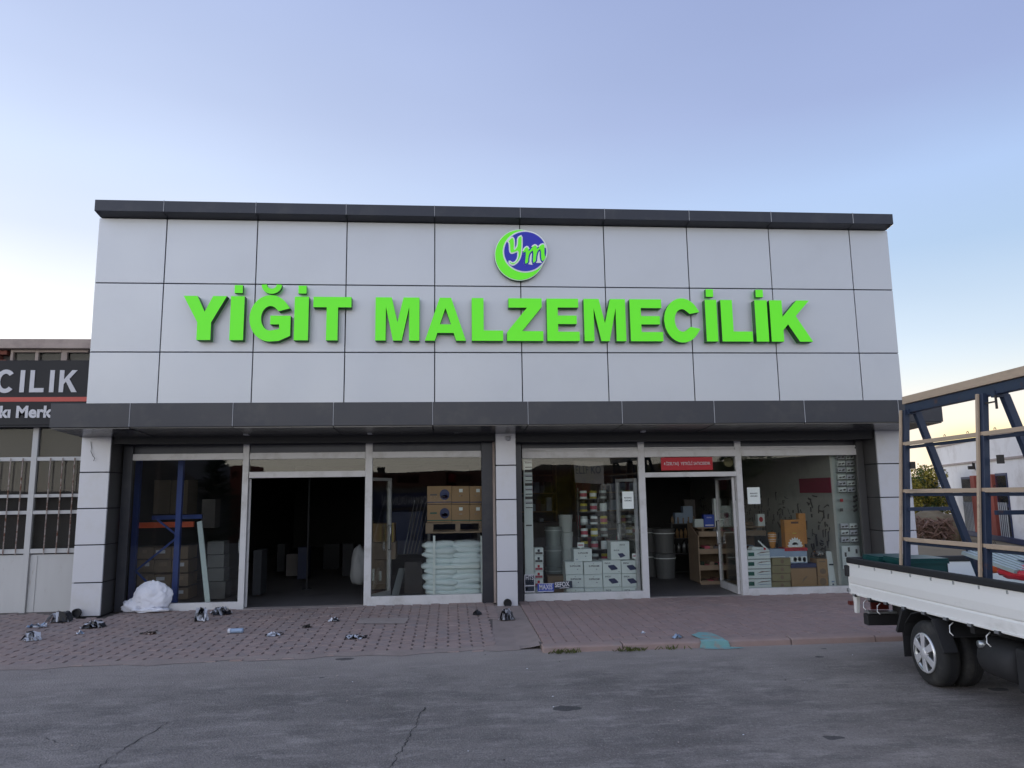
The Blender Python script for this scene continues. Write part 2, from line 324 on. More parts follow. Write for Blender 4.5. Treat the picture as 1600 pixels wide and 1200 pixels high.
def struct(name, mb, mt, parent=None, **k): return mb.build(name, mt, parent, kind=None if parent else 'structure', **k)

def curve_mesh(name, splines, depth, mats, offset=0, bevel=0):
    """closed polylines in (x, z), extruded in y by depth/2 each way; face 0 front, 1 sides"""
    cu = bpy.data.curves.new(name, 'CURVE'); cu.dimensions = '2D'; cu.fill_mode = 'BOTH'; cu.extrude = depth / 2; cu.offset = offset
    for pts in splines:
        sp_ = cu.splines.new('POLY'); sp_.points.add(len(pts) - 1)
        for i, p in enumerate(pts): sp_.points[i].co = (p[0], p[1], 0, 1)
        sp_.use_cyclic_u = True
    return _cu2me(name, cu, mats)
def _cu2me(name, cu, mats):
    t = bpy.data.objects.new('tmp', cu); COL.objects.link(t)
    dg = bpy.context.evaluated_depsgraph_get(); me = bpy.data.meshes.new_from_object(t.evaluated_get(dg)); me.name = name
    bpy.data.objects.remove(t); bpy.data.curves.remove(cu)
    me.transform(Matrix.Rotation(R(90), 4, 'X'))          # xy -> xz, front towards -y
    me.materials.clear()
    for mm in mats: me.materials.append(mm)
    if len(mats) > 1:
        for p in me.polygons: p.material_index = 0 if abs(p.normal.y) > .7 else 1
    else:
        for p in me.polygons: p.material_index = 0
    for p in me.polygons: p.use_smooth = False
    return me
TEXTS = {}
def text_mesh(s, h, bold=.0, depth=.002, mats=None, shear=0, wx=1.0):
    key = (s, h, bold, depth, mats[0].name, wx)
    if key in TEXTS: return TEXTS[key]
    cu = bpy.data.curves.new('text', 'FONT'); cu.body = s; cu.size = h / .72; cu.offset = bold; cu.extrude = depth / 2; cu.shear = shear
    cu.align_x = 'CENTER'; cu.resolution_u = 3
    me = _cu2me('text', cu, mats); me.transform(Matrix.Diagonal((wx, 1, 1, 1))); TEXTS[key] = me
    return me
def put_text(s, x, y, z, h, mt, parent, name='lettering', bold=0, depth=.003, wx=1.0, width=None, rz=0, shear=0):
    """x centre, z baseline"""
    me = text_mesh(s, h, bold, depth, [mt], shear)
    if width:
        xs = [v.co.x for v in me.vertices]; wx = width / (max(xs) - min(xs)); me = me.copy()
        me.transform(Matrix.Diagonal((wx, 1, 1, 1)))
    o = link(name, me, parent); o.location = Vector((x, y, z)) - (ORG.get(parent.name, Vector((0, 0, 0))) if parent else Vector((0, 0, 0))); o.rotation_euler.z = rz
    return o

# ------------------------------------------------------------------ asphalt
def asphalt_mat():
    A = bpy.data.materials.new('asphalt'); A.use_nodes = True; n = A.node_tree.nodes; l = A.node_tree.links; b = n['Principled BSDF']
    tc = n.new('ShaderNodeTexCoord')
    def noise(sc_, det=5, rough=.6, st=None):
        t = n.new('ShaderNodeTexNoise'); t.inputs['Scale'].default_value = sc_; t.inputs['Detail'].default_value = det; t.inputs['Roughness'].default_value = rough
        if st:
            mp = n.new('ShaderNodeMapping'); mp.inputs['Scale'].default_value = st; l.new(tc.outputs['Object'], mp.inputs[0]); l.new(mp.outputs[0], t.inputs['Vector'])
        else: l.new(tc.outputs['Object'], t.inputs['Vector'])
        return t.outputs[0]
    def ramp(v, lo, hi, a=0, c=1):
        r = n.new('ShaderNodeMapRange'); r.inputs['From Min'].default_value = lo; r.inputs['From Max'].default_value = hi
        r.inputs['To Min'].default_value = a; r.inputs['To Max'].default_value = c; l.new(v, r.inputs['Value']); return r.outputs[0]
    def mixc(f, a, c):
        x = n.new('ShaderNodeMix'); x.data_type = 'RGBA'
        l.new(f, x.inputs['Factor'])
        for k, v in (('A', a), ('B', c)):
            if isinstance(v, tuple): x.inputs[k].default_value = (*v, 1)
            else: l.new(v, x.inputs[k])
        return x.outputs['Result']
    def mul(a, c):
        x = n.new('ShaderNodeMath'); x.operation = 'MULTIPLY'; l.new(a, x.inputs[0])
        if isinstance(c, float): x.inputs[1].default_value = c
        else: l.new(c, x.inputs[1])
        return x.outputs[0]
    c = mixc(ramp(noise(.45, 6, .65), .38, .62), (.145, .126, .116), (.255, .224, .206))
    c = mixc(mul(ramp(noise(1.6, 8, .7, (1, 2.2, 1)), .47, .62), .7), c, (.12, .106, .10))          # dark oily mottling
    c = mixc(mul(ramp(noise(2.6, 8, .75, (.8, 2, 1)), .51, .66), .6), c, (.39, .345, .32))         # dusty mottling
    c = mixc(mul(ramp(noise(34, 4, .8), .50, .68), .45), c, (.36, .33, .315)); c = mixc(mul(ramp(noise(27, 4, .8), .54, .70), .5), c, (.07, .063, .06))
    vo = n.new('ShaderNodeTexVoronoi'); vo.inputs['Scale'].default_value = 62; l.new(tc.outputs['Object'], vo.inputs['Vector'])
    st = ramp(vo.outputs['Distance'], .12, .42, 1, 0)
    hs = n.new('ShaderNodeSeparateColor'); l.new(vo.outputs['Color'], hs.inputs[0])
    c = mixc(mul(mul(st, ramp(hs.outputs[0], .55, 1)), .8), c, (.42, .39, .37))                       # light aggregate
    c = mixc(mul(mul(st, ramp(hs.outputs[1], .6, 1)), .8), c, (.03, .028, .028))
    # dust blown against the paving
    sx = n.new('ShaderNodeSeparateXYZ'); l.new(tc.outputs['Object'], sx.inputs[0])
    ad = n.new('ShaderNodeMath'); ad.operation = 'MULTIPLY_ADD'; ad.inputs[1].default_value = 1.8; l.new(noise(1.1, 6, .6), ad.inputs[0]); l.new(sx.outputs[1], ad.inputs[2])
    c = mixc(mul(ramp(ad.outputs[0], 8.0, 9.5), .7), c, (.36, .31, .285))
    # drip stains
    v2 = n.new('ShaderNodeTexVoronoi'); v2.inputs['Scale'].default_value = .95; v2.inputs['Randomness'].default_value = 1
    mp = n.new('ShaderNodeMapping'); mp.inputs['Scale'].default_value = (1, 1.5, 1); mp.inputs['Location'].default_value = (.4, .1, 0)
    nz = n.new('ShaderNodeTexNoise'); nz.inputs['Scale'].default_value = 9; l.new(tc.outputs['Object'], nz.inputs['Vector'])
    vv = n.new('ShaderNodeVectorMath'); vv.operation = 'MULTIPLY_ADD'; vv.inputs[1].default_value = (.09, .09, 0); l.new(nz.outputs['Color'], vv.inputs[0]); l.new(tc.outputs['Object'], vv.inputs[2])
    l.new(vv.outputs[0], mp.inputs[0]); l.new(mp.outputs[0], v2.inputs['Vector'])
    h2 = n.new('ShaderNodeSeparateColor'); l.new(v2.outputs['Color'], h2.inputs[0])
    ss = n.new('ShaderNodeMath'); ss.operation = 'LESS_THAN'; l.new(v2.outputs['Distance'], ss.inputs[0])
    rr = n.new('ShaderNodeMapRange'); rr.inputs['From Min'].default_value = .5; rr.inputs['From Max'].default_value = 1; rr.inputs['To Max'].default_value = .11; l.new(h2.outputs[2], rr.inputs['Value']); l.new(rr.outputs[0], ss.inputs[1])
    c = mixc(mul(ss.outputs[0], .75), c, (.03, .03, .034))
    l.new(c, b.inputs['Base Color']); b.inputs['Roughness'].default_value = .86
    bp = n.new('ShaderNodeBump'); bp.inputs['Strength'].default_value = .7; bp.inputs['Distance'].default_value = .006
    l.new(vo.outputs['Distance'], bp.inputs['Height'])
    b2 = n.new('ShaderNodeBump'); b2.inputs['Strength'].default_value = .35; b2.inputs['Distance'].default_value = .05
    l.new(noise(2.2, 6), b2.inputs['Height']); l.new(b2.outputs[0], bp.inputs['Normal']); l.new(bp.outputs[0], b.inputs['Normal'])
    return A
M['asphalt'] = asphalt_mat()

# ------------------------------------------------------------------ setting: ground
mb = MB(); ys = [-400, -60, -16, -6, 60, 500]; zs = [-2.2, -2.2, -2.0, -.02, -.02, -.02]
for i in range(5):
    k = len(mb.v); mb.add([(-500, ys[i], zs[i]), (500, ys[i], zs[i]), (500, ys[i + 1], zs[i + 1]), (-500, ys[i + 1], zs[i + 1])], [(0, 1, 2, 3)])
mb.build('ground', M['dry_ground'], kind='structure')
mb = MB(); ys = [-16, -6, 12.4]; zs = [-1.99, 0, 0]
for i in range(2): mb.add([(-60, ys[i], zs[i]), (60, ys[i], zs[i]), (60, ys[i + 1], zs[i + 1]), (-60, ys[i + 1], zs[i + 1])], [(0, 1, 2, 3)])
road = mb.build('road', M['asphalt'], kind='structure')
def crack(px):
    mb = MB(); last = None
    P = [atz(a, b, .004) for a, b in px]; Q = []
    for a, b in zip(P, P[1:]):
        for i in range(9): Q.append(a.lerp(b, i / 9) + Vector((random.uniform(-.016, .016), random.uniform(-.01, .01), 0)))
    for p in Q:
        w = random.uniform(.0012, .005)
        cur = (p + Vector((-w, 0, 0)), p + Vector((w, 0, 0)))
        if last: mb.add([last[0], last[1], cur[1], cur[0]], [(0, 1, 2, 3)])
        last = cur
    mb.build('crack', M['joint'], road, fix=False)
crack([(665, 1104), (650, 1130), (636, 1158), (622, 1178), (604, 1206)])
crack([(262, 1128), (215, 1158), (175, 1182), (140, 1212)])
crack([(60, 1150), (90, 1160), (130, 1163)])

# ------------------------------------------------------------------ pavements
def front_left(x):   # front edge of the lowered paving
    pts = [(-14, 8.5), (-4.8, 8.67), (-2.15, 8.73), (.35, 8.83)]
    for (a, b), (c, d) in zip(pts, pts[1:]):
        if x <= c: return b + (d - b) * (x - a) / (c - a)
    return 8.85
def zl(x, y):
    f = front_left(x); t = max(0, min(1, (y - f) / (11.4 - f))); return .012 + .085 * t
zr = lambda x, y: .068 + .028 * max(0, min(1, (y - 8.7) / 2.8))
XE = .98                                            # right end of the lowered part at the pillar
pl = MB()
for i in range(44):
    x0 = -14 + i * (14.9 / 44); x1 = x0 + 14.9 / 44
    if x1 > .95: x1 = .95
    f0, f1 = front_left(x0), front_left(x1)
    for a, b in ((0, .5), (.5, 1)):
        g = lambda x, f, t: (x, f + (12.3 - f) * t, zl(x, f + (12.3 - f) * t) - .011)
        pl.add([g(x0, f0, a), g(x1, f1, a), g(x1, f1, b), g(x0, f0, b)], [(0, 1, 2, 3)])
pav_left = pl.build('pavement', M['dirt_sand'], kind='structure')
pr = MB()
pr.box(1.03, 9.0, 8.72, 12.2, -.01, .052); pav_right = pr.build('raised_pavement', M['dirt_sand'], kind='structure')
PXP, PYP = .14, .2
def paver_poly(gap, a):
    prof = [(0, 0), (.12, 0), (.36, a), (.64, a), (.88, 0), (1, 0)]
    w, h = PXP - gap, PYP - gap
    L = [(-w / 2 + o, -h / 2 + t * h) for t, o in prof]; Rr = [(w / 2 + o, -h / 2 + t * h) for t, o in prof]
    return L[::-1][::-1], Rr
def paver_mb(mbx, cx, cy, zf, gap, a, jit=.002, hh=.02):
    L, Rr = paver_poly(gap, a); ring = Rr + L[::-1]; n = len(ring); k = len(mbx.v); dz = random.uniform(-jit, jit)
    lo = [(cx + x, cy + y, zf(cx + x, cy + y) - hh) for x, y in ring]
    mi = [(cx + x, cy + y, zf(cx + x, cy + y) - .004 + dz) for x, y in ring]
    s_ = .955; hi = [(cx + a / 2 + (x - a / 2) * s_, cy + y * s_, zf(cx + x, cy + y) + dz) for x, y in ring]
    m_ = n // 2
    fs = []
    for r in range(2):
        for i in range(n): fs.append((r * n + i, r * n + (i + 1) % n, (r + 1) * n + (i + 1) % n, (r + 1) * n + i))
    for i in range(m_ - 1): fs.append((2 * n + i, 2 * n + i + 1, 2 * n + n - 2 - i, 2 * n + n - 1 - i))
    mbx.add(lo + mi + hi, fs)
def in_cam(p):
    d = p - CAM; z = d.dot(W_)
    return z > .1 and abs(d.dot(RT) / z * FPX) < 810 and abs(d.dot(UP) / z * FPX) < 610
def lay(parent, x0, x1, yfront, zf, gap, amp, mt, skip, y1=12.05):
    spots = []
    nx = int((x1 - x0) / PXP) + 1
    for i in range(nx):
        cx = x0 + (i + .5) * PXP; y = 8.45 + (i % 2) * PYP / 2
        while y < y1:
            y += PYP
            if y - PYP / 2 < yfront(cx) + .01 or y + PYP / 2 > y1 or skip(cx, y): continue
            spots.append((cx, y))
    vis = sorted([q for q in spots if in_cam(Vector((q[0], q[1], 0)))], key=lambda q: q[1] + .12 * abs(q[0]))
    near = set(vis[:300]); rest = MB()
    for q in spots:
        if q in near:
            t = MB(); paver_mb(t, q[0], q[1], zf, gap, amp, .0025); t.build('paver', mt, parent, fix=False)
        else: paver_mb(rest, q[0], q[1], zf, gap, amp, .0025)
    rest.build('pavers', mt, parent, kind='stuff', fix=False)
gut = lambda y: .62 + (y - 8.8) * (XE - .62) / 2.8        # gutter left limit
random.seed(11)
lay(pav_left, -9.0, 1.0, lambda x: front_left(x) - .11, zl, .008, .022, M['paver'],
    lambda x, y: x + .07 > .55 + (y - 8.8) * .06 or (y > 11.40 and (-5.56 < x < -5.0 or .6 < x)) or (-6.2 < x < 0 and y > 11.93) or (x < -5.6 and y > 12.15))
lay(pav_right, 1.06, 8.4, lambda x: 8.60, zr, .005, .006, M['paver2'],
    lambda x, y: y > 11.9 or (y > 11.4 and 6.8 < x < 7.6))
# concrete gutter ramp between the two pavings
mb = MB(); N = 10
for i in range(N):
    for j in range(4):
        def g(u, v):
            y = 8.78 + u * 2.95; xl = .55 + (y - 8.8) * .06 - .075; xr = 1.055
            x = xl + (xr - xl) * v; return (x, y, zl(x, y) - .005 + (v > .6) * (zr(x, y) - zl(x, y) - .004) * (v - .6) / .4 * (1 if y > 8.9 else .7))
        mb.add([g(i / N, j / 4), g(i / N, (j + 1) / 4), g((i + 1) / N, (j + 1) / 4), g((i + 1) / N, j / 4)], [(0, 1, 2, 3)])
struct('gutter_ramp', mb, M['edge_dust'], smooth=True)
mb = MB()      # worn cement strip between pavers and asphalt
for i in range(40):
    x0 = -10 + i * .27; x1 = x0 + .27
    w0, w1 = .08 + .05 * math.sin(i * 1.3) + .03 * math.sin(i * 3.1), .08 + .05 * math.sin((i + 1) * 1.3) + .03 * math.sin((i + 1) * 3.1)
    mb.add([(x0, front_left(x0) - w0, .004), (x1, front_left(x1) - w1, .004), (x1, front_left(x1) + .05, .026), (x0, front_left(x0) + .05, .026)], [(0, 1, 2, 3)])
mb.build('cement_edge', M['edge_dust'], pav_left, fix=False)
# kerb stones
x = 1.03; i = 0; kerbs = bpy.data.objects.new('kerb', None); COL.objects.link(kerbs); kerbs['kind'] = 'structure'; ORG['kerb'] = Vector((0, 0, 0))
while x < 8.6:
    L = [.92, 1.0, .98, 1.02][i % 4]; dz = random.uniform(-.004, .004)
    poly = [(8.56, -.02), (8.565, .058), (8.60, .072), (8.735, .074), (8.735, -.02)]
    t = MB(); t.prism_x([(y + random.uniform(-.004, .004), z + dz) for y, z in poly], x + .006, x + L - .006); t.build('kerb_stone', M['kerb'], kerbs, bevel=.008)
    x += L; i += 1
def zgr(px, py):
    for _ in range(4):
        p = atz(px, py, 0.0) if _ == 0 else atz(px, py, z)
        z = zl(p.x, p.y) if p.x < 1.0 else (zr(p.x, p.y) if p.y > 8.56 else 0)
        if p.y < 8.5: z = 0.0
    return atz(px, py, z)
# teal paint spill running over the kerb
mb = MB(); pts = [(1080, 992), (1092, 988), (1112, 989), (1124, 994), (1135, 1000), (1132, 1004), (1110, 1001), (1095, 998)]
c0 = Vector((0, 0, 0)); q = []
for a, b in pts: p = atz(a, b, .078); q.append(Vector((p.x, max(p.y, 8.60), zr(p.x, p.y) + .010)))
mb.add(q, [tuple(range(len(q)))])
x0, x1 = atz(1098, 1004, .07).x, atz(1136, 1004, .07).x
mb.add([(x0, 8.60, .084), (x1, 8.60, .084), (x1 + .05, 8.553, .07), (x0, 8.553, .07)], [(0, 1, 2, 3)])
mb.add([(x0, 8.553, .07), (x1 + .05, 8.553, .07), (x1 + .07, 8.548, .004), (x0 - .02, 8.548, .004)], [(0, 1, 2, 3)])
mb.add([(x0 - .02, 8.548, .005), (x1 + .07, 8.548, .005), (x1 + .22, 8.47, .005), (x1, 8.43, .005), (x0 + .02, 8.47, .005)], [(0, 1, 2, 3, 4)])
mb.build('paint_spill', M['teal'], kerbs, fix=False, label='teal paint spilled over the kerb')
# iron cover set in the paving
p = [zgr(a, b) for a, b in ((563, 966), (640, 966), (632, 975), (556, 975))]
mb = MB(); mb.add([v + Vector((0, 0, .006)) for v in p], [(0, 1, 2, 3)]); mb.build('cement_patch', M['concrete_old'], pav_left, fix=False)

# ------------------------------------------------------------------ the shop building
FY, YS = 11.51, 11.95
FX0, FX1 = -5.47, 7.475
shop = thing('shop_building', (1.0, 11.51, 0.09), 'two-bay shop clad in light grey metal panels with dark canopy and coping', 'building')
mb = MB()
mb.box(FX0 + .02, FX1 - .02, FY + .06, 26, 2.9, 6.05)          # upper body
mb.box(FX0 + .02, FX0 + .2, YS + .02, 26, 0, 2.9); mb.box(FX1 - .2, FX1 - .02, YS + .02, 26, 0, 2.9)
mb.box(FX0 + .2, FX1 - .2, 25.8, 26, 0, 2.9); mb.box(.72, .98, YS + .05, 25.8, 0.1, 2.9)
mb.build('wall', M['wall_body'], shop)
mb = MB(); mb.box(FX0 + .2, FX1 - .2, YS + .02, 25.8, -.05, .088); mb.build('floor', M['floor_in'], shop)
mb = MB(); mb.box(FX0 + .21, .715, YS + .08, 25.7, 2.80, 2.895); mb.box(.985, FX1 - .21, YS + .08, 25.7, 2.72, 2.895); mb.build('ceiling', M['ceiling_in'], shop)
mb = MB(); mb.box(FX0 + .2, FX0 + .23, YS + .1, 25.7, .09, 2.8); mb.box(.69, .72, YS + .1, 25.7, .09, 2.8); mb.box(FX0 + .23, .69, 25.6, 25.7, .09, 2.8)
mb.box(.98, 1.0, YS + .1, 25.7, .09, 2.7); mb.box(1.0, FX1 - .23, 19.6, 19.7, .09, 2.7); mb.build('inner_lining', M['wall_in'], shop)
# grey cladding panels
XJ = [FX0, -4.438, -3.045, -1.643, -.241, 1.145, 2.535, 3.945, 5.361, 6.782, FX1]
ZJ = [3.0, 4.001, 5.089, 6.141]
random.seed(5)
back = MB(); back.box(FX0 + .006, FX1 - .006, FY + .03, FY + .06, 3.0, 6.14); back.build('panel_backing', M['joint'], shop)
def panel(name, x0, x1, z0, z1, y, mt, par, g=.008, d=.03, bev=.004, tilt=.0012):
    t = MB(); a = [random.uniform(-tilt, tilt) for _ in range(4)]
    x0 += g; x1 -= g; z0 += g; z1 -= g
    t.hexa([(x0, y + a[0], z0), (x1, y + a[1], z0), (x1, y + d, z0), (x0, y + d, z0)], [(x0, y + a[2], z1), (x1, y + a[3], z1), (x1, y + d, z1), (x0, y + d, z1)])
    return t.build(name, mt, par, bevel=bev)
for i in range(10):
    for j in range(3): panel('facade_panel', XJ[i], XJ[i + 1], ZJ[j], ZJ[j + 1], FY, M['silver'], shop)
# the building's side cladding
for j in range(3):
    for k in range(4):
        for xs, d in ((FX0 - .012, .03), (FX1 - .018, .03)):
            t = MB(); t.box(xs, xs + d, FY + .04 + k * 1.4, FY + .04 + k * 1.4 + 1.385, ZJ[j] + .008, ZJ[j + 1] - .008); t.build('side_panel', M['silver'], shop)
# coping
XC = [-5.45, -4.421, -3.027, -1.633, -.241, 1.136, 2.519, 3.93, 5.326, 6.748, 7.455]
for i in range(10):
    a, b = XC[i] + (.004 if i else 0), XC[i + 1] - (.004 if i < 9 else 0)
    t = MB(); t.prism_x([(11.30, 6.175), (11.30, 6.352), (11.62, 6.40), (11.62, 6.15), (11.50, 6.145)], a, b); t.build('coping_panel', M['dark'], shop, bevel=.003)
for i in range(1, 10):
    t = MB(); t.box(XC[i] - .0035, XC[i] + .0035, 11.292, 11.33, 6.178, 6.358); t.build('joint_strip', M['joint_light'], shop)
t = MB(); t.box(FX0, FX1, 11.63, 26, 6.05, 6.3); t.build('roof', M['concrete_old'], shop)
# canopy
CY = 10.6
canopy = MB(); canopy.box(-5.44, 7.44, CY + .05, FY + .03, 2.78, 3.02); canopy = canopy.build('canopy', M['joint'], shop)
XK = [-5.498, -4.445, -3.049, -1.656, -.251, 1.13, 2.523, 3.915, 5.31, 6.794, 7.493]
z0f = 2.765; z1f = 3.10
for i in range(10):
    a, b = XK[i] + (.004 if i else 0), XK[i + 1] - (.004 if i < 9 else 0)
    t = MB(); t.prism_x([(CY, z0f), (CY, z1f), (FY - .01, z1f + .03), (FY - .01, z1f), (CY + .03, z1f - .03), (CY + .03, z0f)], a, b); t.build('fascia_panel', M['dark'], canopy, bevel=.003)
    t = MB(); dz = random.uniform(-.004, .004)
    t.prism_x([(CY + .034, 2.748 + dz), (CY + .034, 2.764 + dz), (FY + .02, 2.716 + dz), (FY + .02, 2.70 + dz)], a + .003, b - .003); t.build('soffit_panel', M['dark_soffit'], canopy)
for i in range(1, 10):
    t = MB(); t.box(XK[i] - .0035, XK[i] + .0035, CY - .004, CY + .03, z0f + .002, z1f - .004); t.build('joint_strip', M['joint_light'], canopy)
for xs in (-5.499, 7.469):
    t = MB(); t.box(xs, xs + .024, CY + .004, FY - .02, z0f, z1f); t.build('end_panel', M['dark'], canopy)
# soffit brackets and small wires' clips seen under the canopy
for px in (385, 578, 1005):
    x = X(px, 672, 11.35); t = MB(); t.box(x - .03, x + .03, 11.3, 11.42, 2.70, 2.745); t.build('bracket', M['joint_light'], canopy)
# lintel behind the soffit
t = MB(); t.box(-5.06, .70, FY + .05, FY + .12, 2.60, 2.79); t.box(1.03, 6.92, FY + .05, FY + .12, 2.58, 2.79); t.build('lintel', M['joint'], shop)
t = MB(); t.box(-5.06, .70, FY + .121, YS - .05, 2.60, 2.70); t.box(1.03, 6.92, FY + .121, YS - .05, 2.58, 2.70); t.build('reveal_soffit', M['joint'], shop)
# pillars: front panels, side panels
def pillar(x0, x1, joints, zb=.085):
    par = thing('tmp', (0, 0, 0), None, None); bpy.data.objects.remove(par)
    core = MB(); core.box(x0 + .02, x1 - .02, FY + .024, YS + .03, zb - .1, 2.745); core = core.build('pillar', M['joint'], shop)
    zz = [zb] + joints + [2.745]
    for a, b in zip(zz, zz[1:]):
        t = MB(); t.box(x0, x1, FY, FY + .03, a + .008, b - .008); t.build('pillar_panel', M['silver_pillar'], core, bevel=.004)
        for xs in (x0 - .002, x1 - .016):
            t = MB(); t.box(xs, xs + .018, FY + .034, YS + .02, a + .008, b - .008); t.build('reveal_panel', M['reveal'], core, bevel=.002)
    return core
jz = [Zz(790, y, FY) for y in (727, 780.5, 836, 893)][::-1]
jzl = [Zz(145, y, FY) for y in (738, 794.5, 851.5, 910.5)][::-1]
jzr = [Zz(1390, y, FY) for y in (724.5, 777, 829.5)][::-1]; jzr = [jzr[0] - .52] + jzr
pl1 = pillar(-5.49, -5.07, jzl, .10); pl2 = pillar(.71, 1.022, jz, .075); pl3 = pillar(6.94, 7.49, jzr, .07)
# dark jamb panels beside the middle pillar and narrow cream downpipe strip
t = MB(); t.box(X(753, 850, YS), X(770, 850, YS) + .03, YS - .10, YS - .02, .09, 2.6); t.build('jamb_panel', M['dark'], shop, bevel=.003)
t = MB(); t.box(X(771, 850, YS - .12), .708, YS - .16, YS - .1, .10, 2.6); t.build('jamb_strip', M['concrete'], shop)
t = MB(); t.box(1.04, 1.145, YS - .08, YS + .02, .09, 2.6); t.build('jamb_panel', M['dark'], shop, bevel=.003)
t = MB(); t.box(-5.04, -4.90, YS - .06, YS + .02, .10, 2.6); t.build('jamb_panel', M['dark'], shop, bevel=.003)
t = MB(); t.box(X(1347, 850, YS), 6.93, YS - .06, YS + .02, .08, 2.6); t.build('jamb_panel', M['reveal'], shop, bevel=.003)
# drain pipes at the pillar feet
def pipe_stub(px, py, r):
    p = aty(px, py, FY - .002); t = MB(); t.lathe([(r * .84, -.012), (r * .84, -.05), (r, -.05), (r, .02)], p, 'Y', 24)
    t.lathe([(0, -.012), (r * .84, -.012)], p, 'Y', 24, mi=1); return t
pipe_stub(121, 957.5, .062).build('drain_pipe', [M['black'], M['joint']], shop, fix=False)
pipe_stub(793, 942, .062).build('drain_pipe', [M['black'], M['joint']], shop, fix=False)

# storefronts: every bar measured in the glazing plane
def storefront(name, cols, top, bot, door, parts):
    pass
FR = .045
sf = {}
def bar_(par, name, x0, x1, z0, z1, y0=YS - FR, y1=YS + FR, mt='alu'):
    t = MB(); t.box(x0, x1, y0, y1, z0, z1); return t.build(name, M[mt], par, bevel=.004)
def glass_(par, x0, x1, z0, z1, mt='glass', name='pane', y=YS):
    t = MB(); t.box(x0, x1, y - .004, y + .004, z0, z1); return t.build(name, M[mt], par)
# left bay
f1 = MB(); f1.box(-4.95, .52, YS - .05, YS + .05, .06, .085); f1 = f1.build('storefront', M['alu'], shop)
zt = 2.465; zt0 = zt - .10; ztop = 2.62
a1, a2 = X(377, 830, YS), X(387, 830, YS); b1, b2 = X(570, 830, YS), X(581, 830, YS); rR = X(752.5, 830, YS); L0 = -4.93
dh0 = Zz(480, 746, YS); dh1 = Zz(480, 736.5, YS)
zb1 = .2
bar_(f1, 'bottom_rail', L0, a1, .085, zb1); bar_(f1, 'bottom_rail', b2, rR, .085, .225)
bar_(f1, 'mullion', a1 - .005, a2 - .01, .085, ztop - .02); bar_(f1, 'mullion', b1, b2, .085, ztop - .02)
for u, v in ((L0, a1), (a2, b1), (b2, rR)): bar_(f1, 'head_rail', u, v, zt0, zt, YS - FR - .008)
bar_(f1, 'door_rail', a2, b1, dh0, dh1, YS - FR + .002)
glass_(f1, L0, a1, zb1, zt0); glass_(f1, a2, b1, dh1, zt0); glass_(f1, b2, rR, .225, zt0)
for u, v in ((L0, a1), (a2, b1), (b2, rR)): t = MB(); t.box(u, v, YS - .01, YS + .01, zt, ztop); t.build('dark_transom', M['dark'], f1)  # opaque dark strip in place of transom glass mirroring the lintel
# opened door leaves, swung inward past square
def leaf(par, hx, hy, ang, w, z0, z1, handle=True, st=.05, mt='glass'):
    """frame leaf as a part, its pane and handle sub-parts"""
    d = Vector((math.cos(ang), math.sin(ang), 0)); n_ = Vector((-d.y, d.x, 0)); H_ = Vector((hx, hy, 0)); t = MB()
    def vb(mbx, s0, s1, a, b, th=.022):
        p = [H_ + d * s0 - n_ * th, H_ + d * s1 - n_ * th, H_ + d * s1 + n_ * th, H_ + d * s0 + n_ * th]
        mbx.hexa([q + Vector((0, 0, a)) for q in p], [q + Vector((0, 0, b)) for q in p])
    vb(t, 0, st, z0, z1); vb(t, w - st, w, z0, z1); vb(t, st, w - st, z0, z0 + .12); vb(t, st, w - st, z1 - st, z1)
    o = t.build('door', M['alu'], par, bevel=.003)
    g = MB(); vb(g, st, w - st, z0 + .12, z1 - st, .004); g.build('pane', M[mt], o)
    if handle:
        for sgn in (-1, 1):
            h = MB(); q = H_ + d * (w - .10) + n_ * (.06 * sgn); zc = (z0 + z1) / 2
            h.tube([q - n_ * .04 * sgn + Vector((0, 0, zc - .2)), q + Vector((0, 0, zc - .2)), q + Vector((0, 0, zc + .2)), q - n_ * .04 * sgn + Vector((0, 0, zc + .2))], .011, 8)
            h.build('handle', M['chrome'], o, smooth=True)
    return o
leaf(f1, a2 - .01, YS + .07, R(111), .78, .10, dh0 - .01)
leaf(f1, b1 + .02, YS + .07, R(66), .78, .10, dh0 - .01)
# right bay
f2 = MB(); f2.box(1.14, 6.66, YS - .05, YS + .05, .05, .08); f2 = f2.build('storefront', M['alu'], shop)
c0 = X(817.5, 830, YS); c1, c2 = X(1000.5, 830, YS), X(1010.5, 830, YS); e1, e2 = X(1154, 830, YS), X(1163.5, 830, YS); cR = X(1347, 850, YS)
zt = 2.44; zt0 = zt - .105
dz0 = Zz(1080, 745, YS); dz1 = Zz(1080, 737.5, YS)
bar_(f2, 'bottom_rail', c0, c1, .08, .205); bar_(f2, 'bottom_rail', e2, cR, .08, .20)
bar_(f2, 'mullion', c1, c2, .08, ztop - .03); bar_(f2, 'mullion', e1, e2, .08, ztop - .03)
for u, v in ((c0, c1), (c2, e1), (e2, cR)):
    bar_(f2, 'head_rail', u, v, zt0, zt, YS - FR - .008); bar_(f2, 'upper_rail', u, v, zt + .03, zt + .055, YS - FR)
    t = MB(); t.box(u, v, YS - .01, YS + .01, zt + .055, ztop); t.build('dark_transom', M['dark'], f2); bar_(f2, 'head_infill', u, v, zt, zt + .03, YS - .02, YS + .02)  # dark strip stands in for the transom's dark reflection here too
bar_(f2, 'door_rail', c2, e1, dz0, dz1, YS - FR + .002)
glass_(f2, c0, c1, .205, zt0); glass_(f2, c2, e1, dz1, zt0); glass_(f2, e2, cR, .20, zt0)
tipd = atz(1127.5, 917, .1) - Vector((e1 - .02, YS + .06, .1)); leaf(f2, e1 - .02, YS + .06, math.atan2(tipd.y, tipd.x), tipd.to_2d().length, .10, dz0 - .01, True, .04)
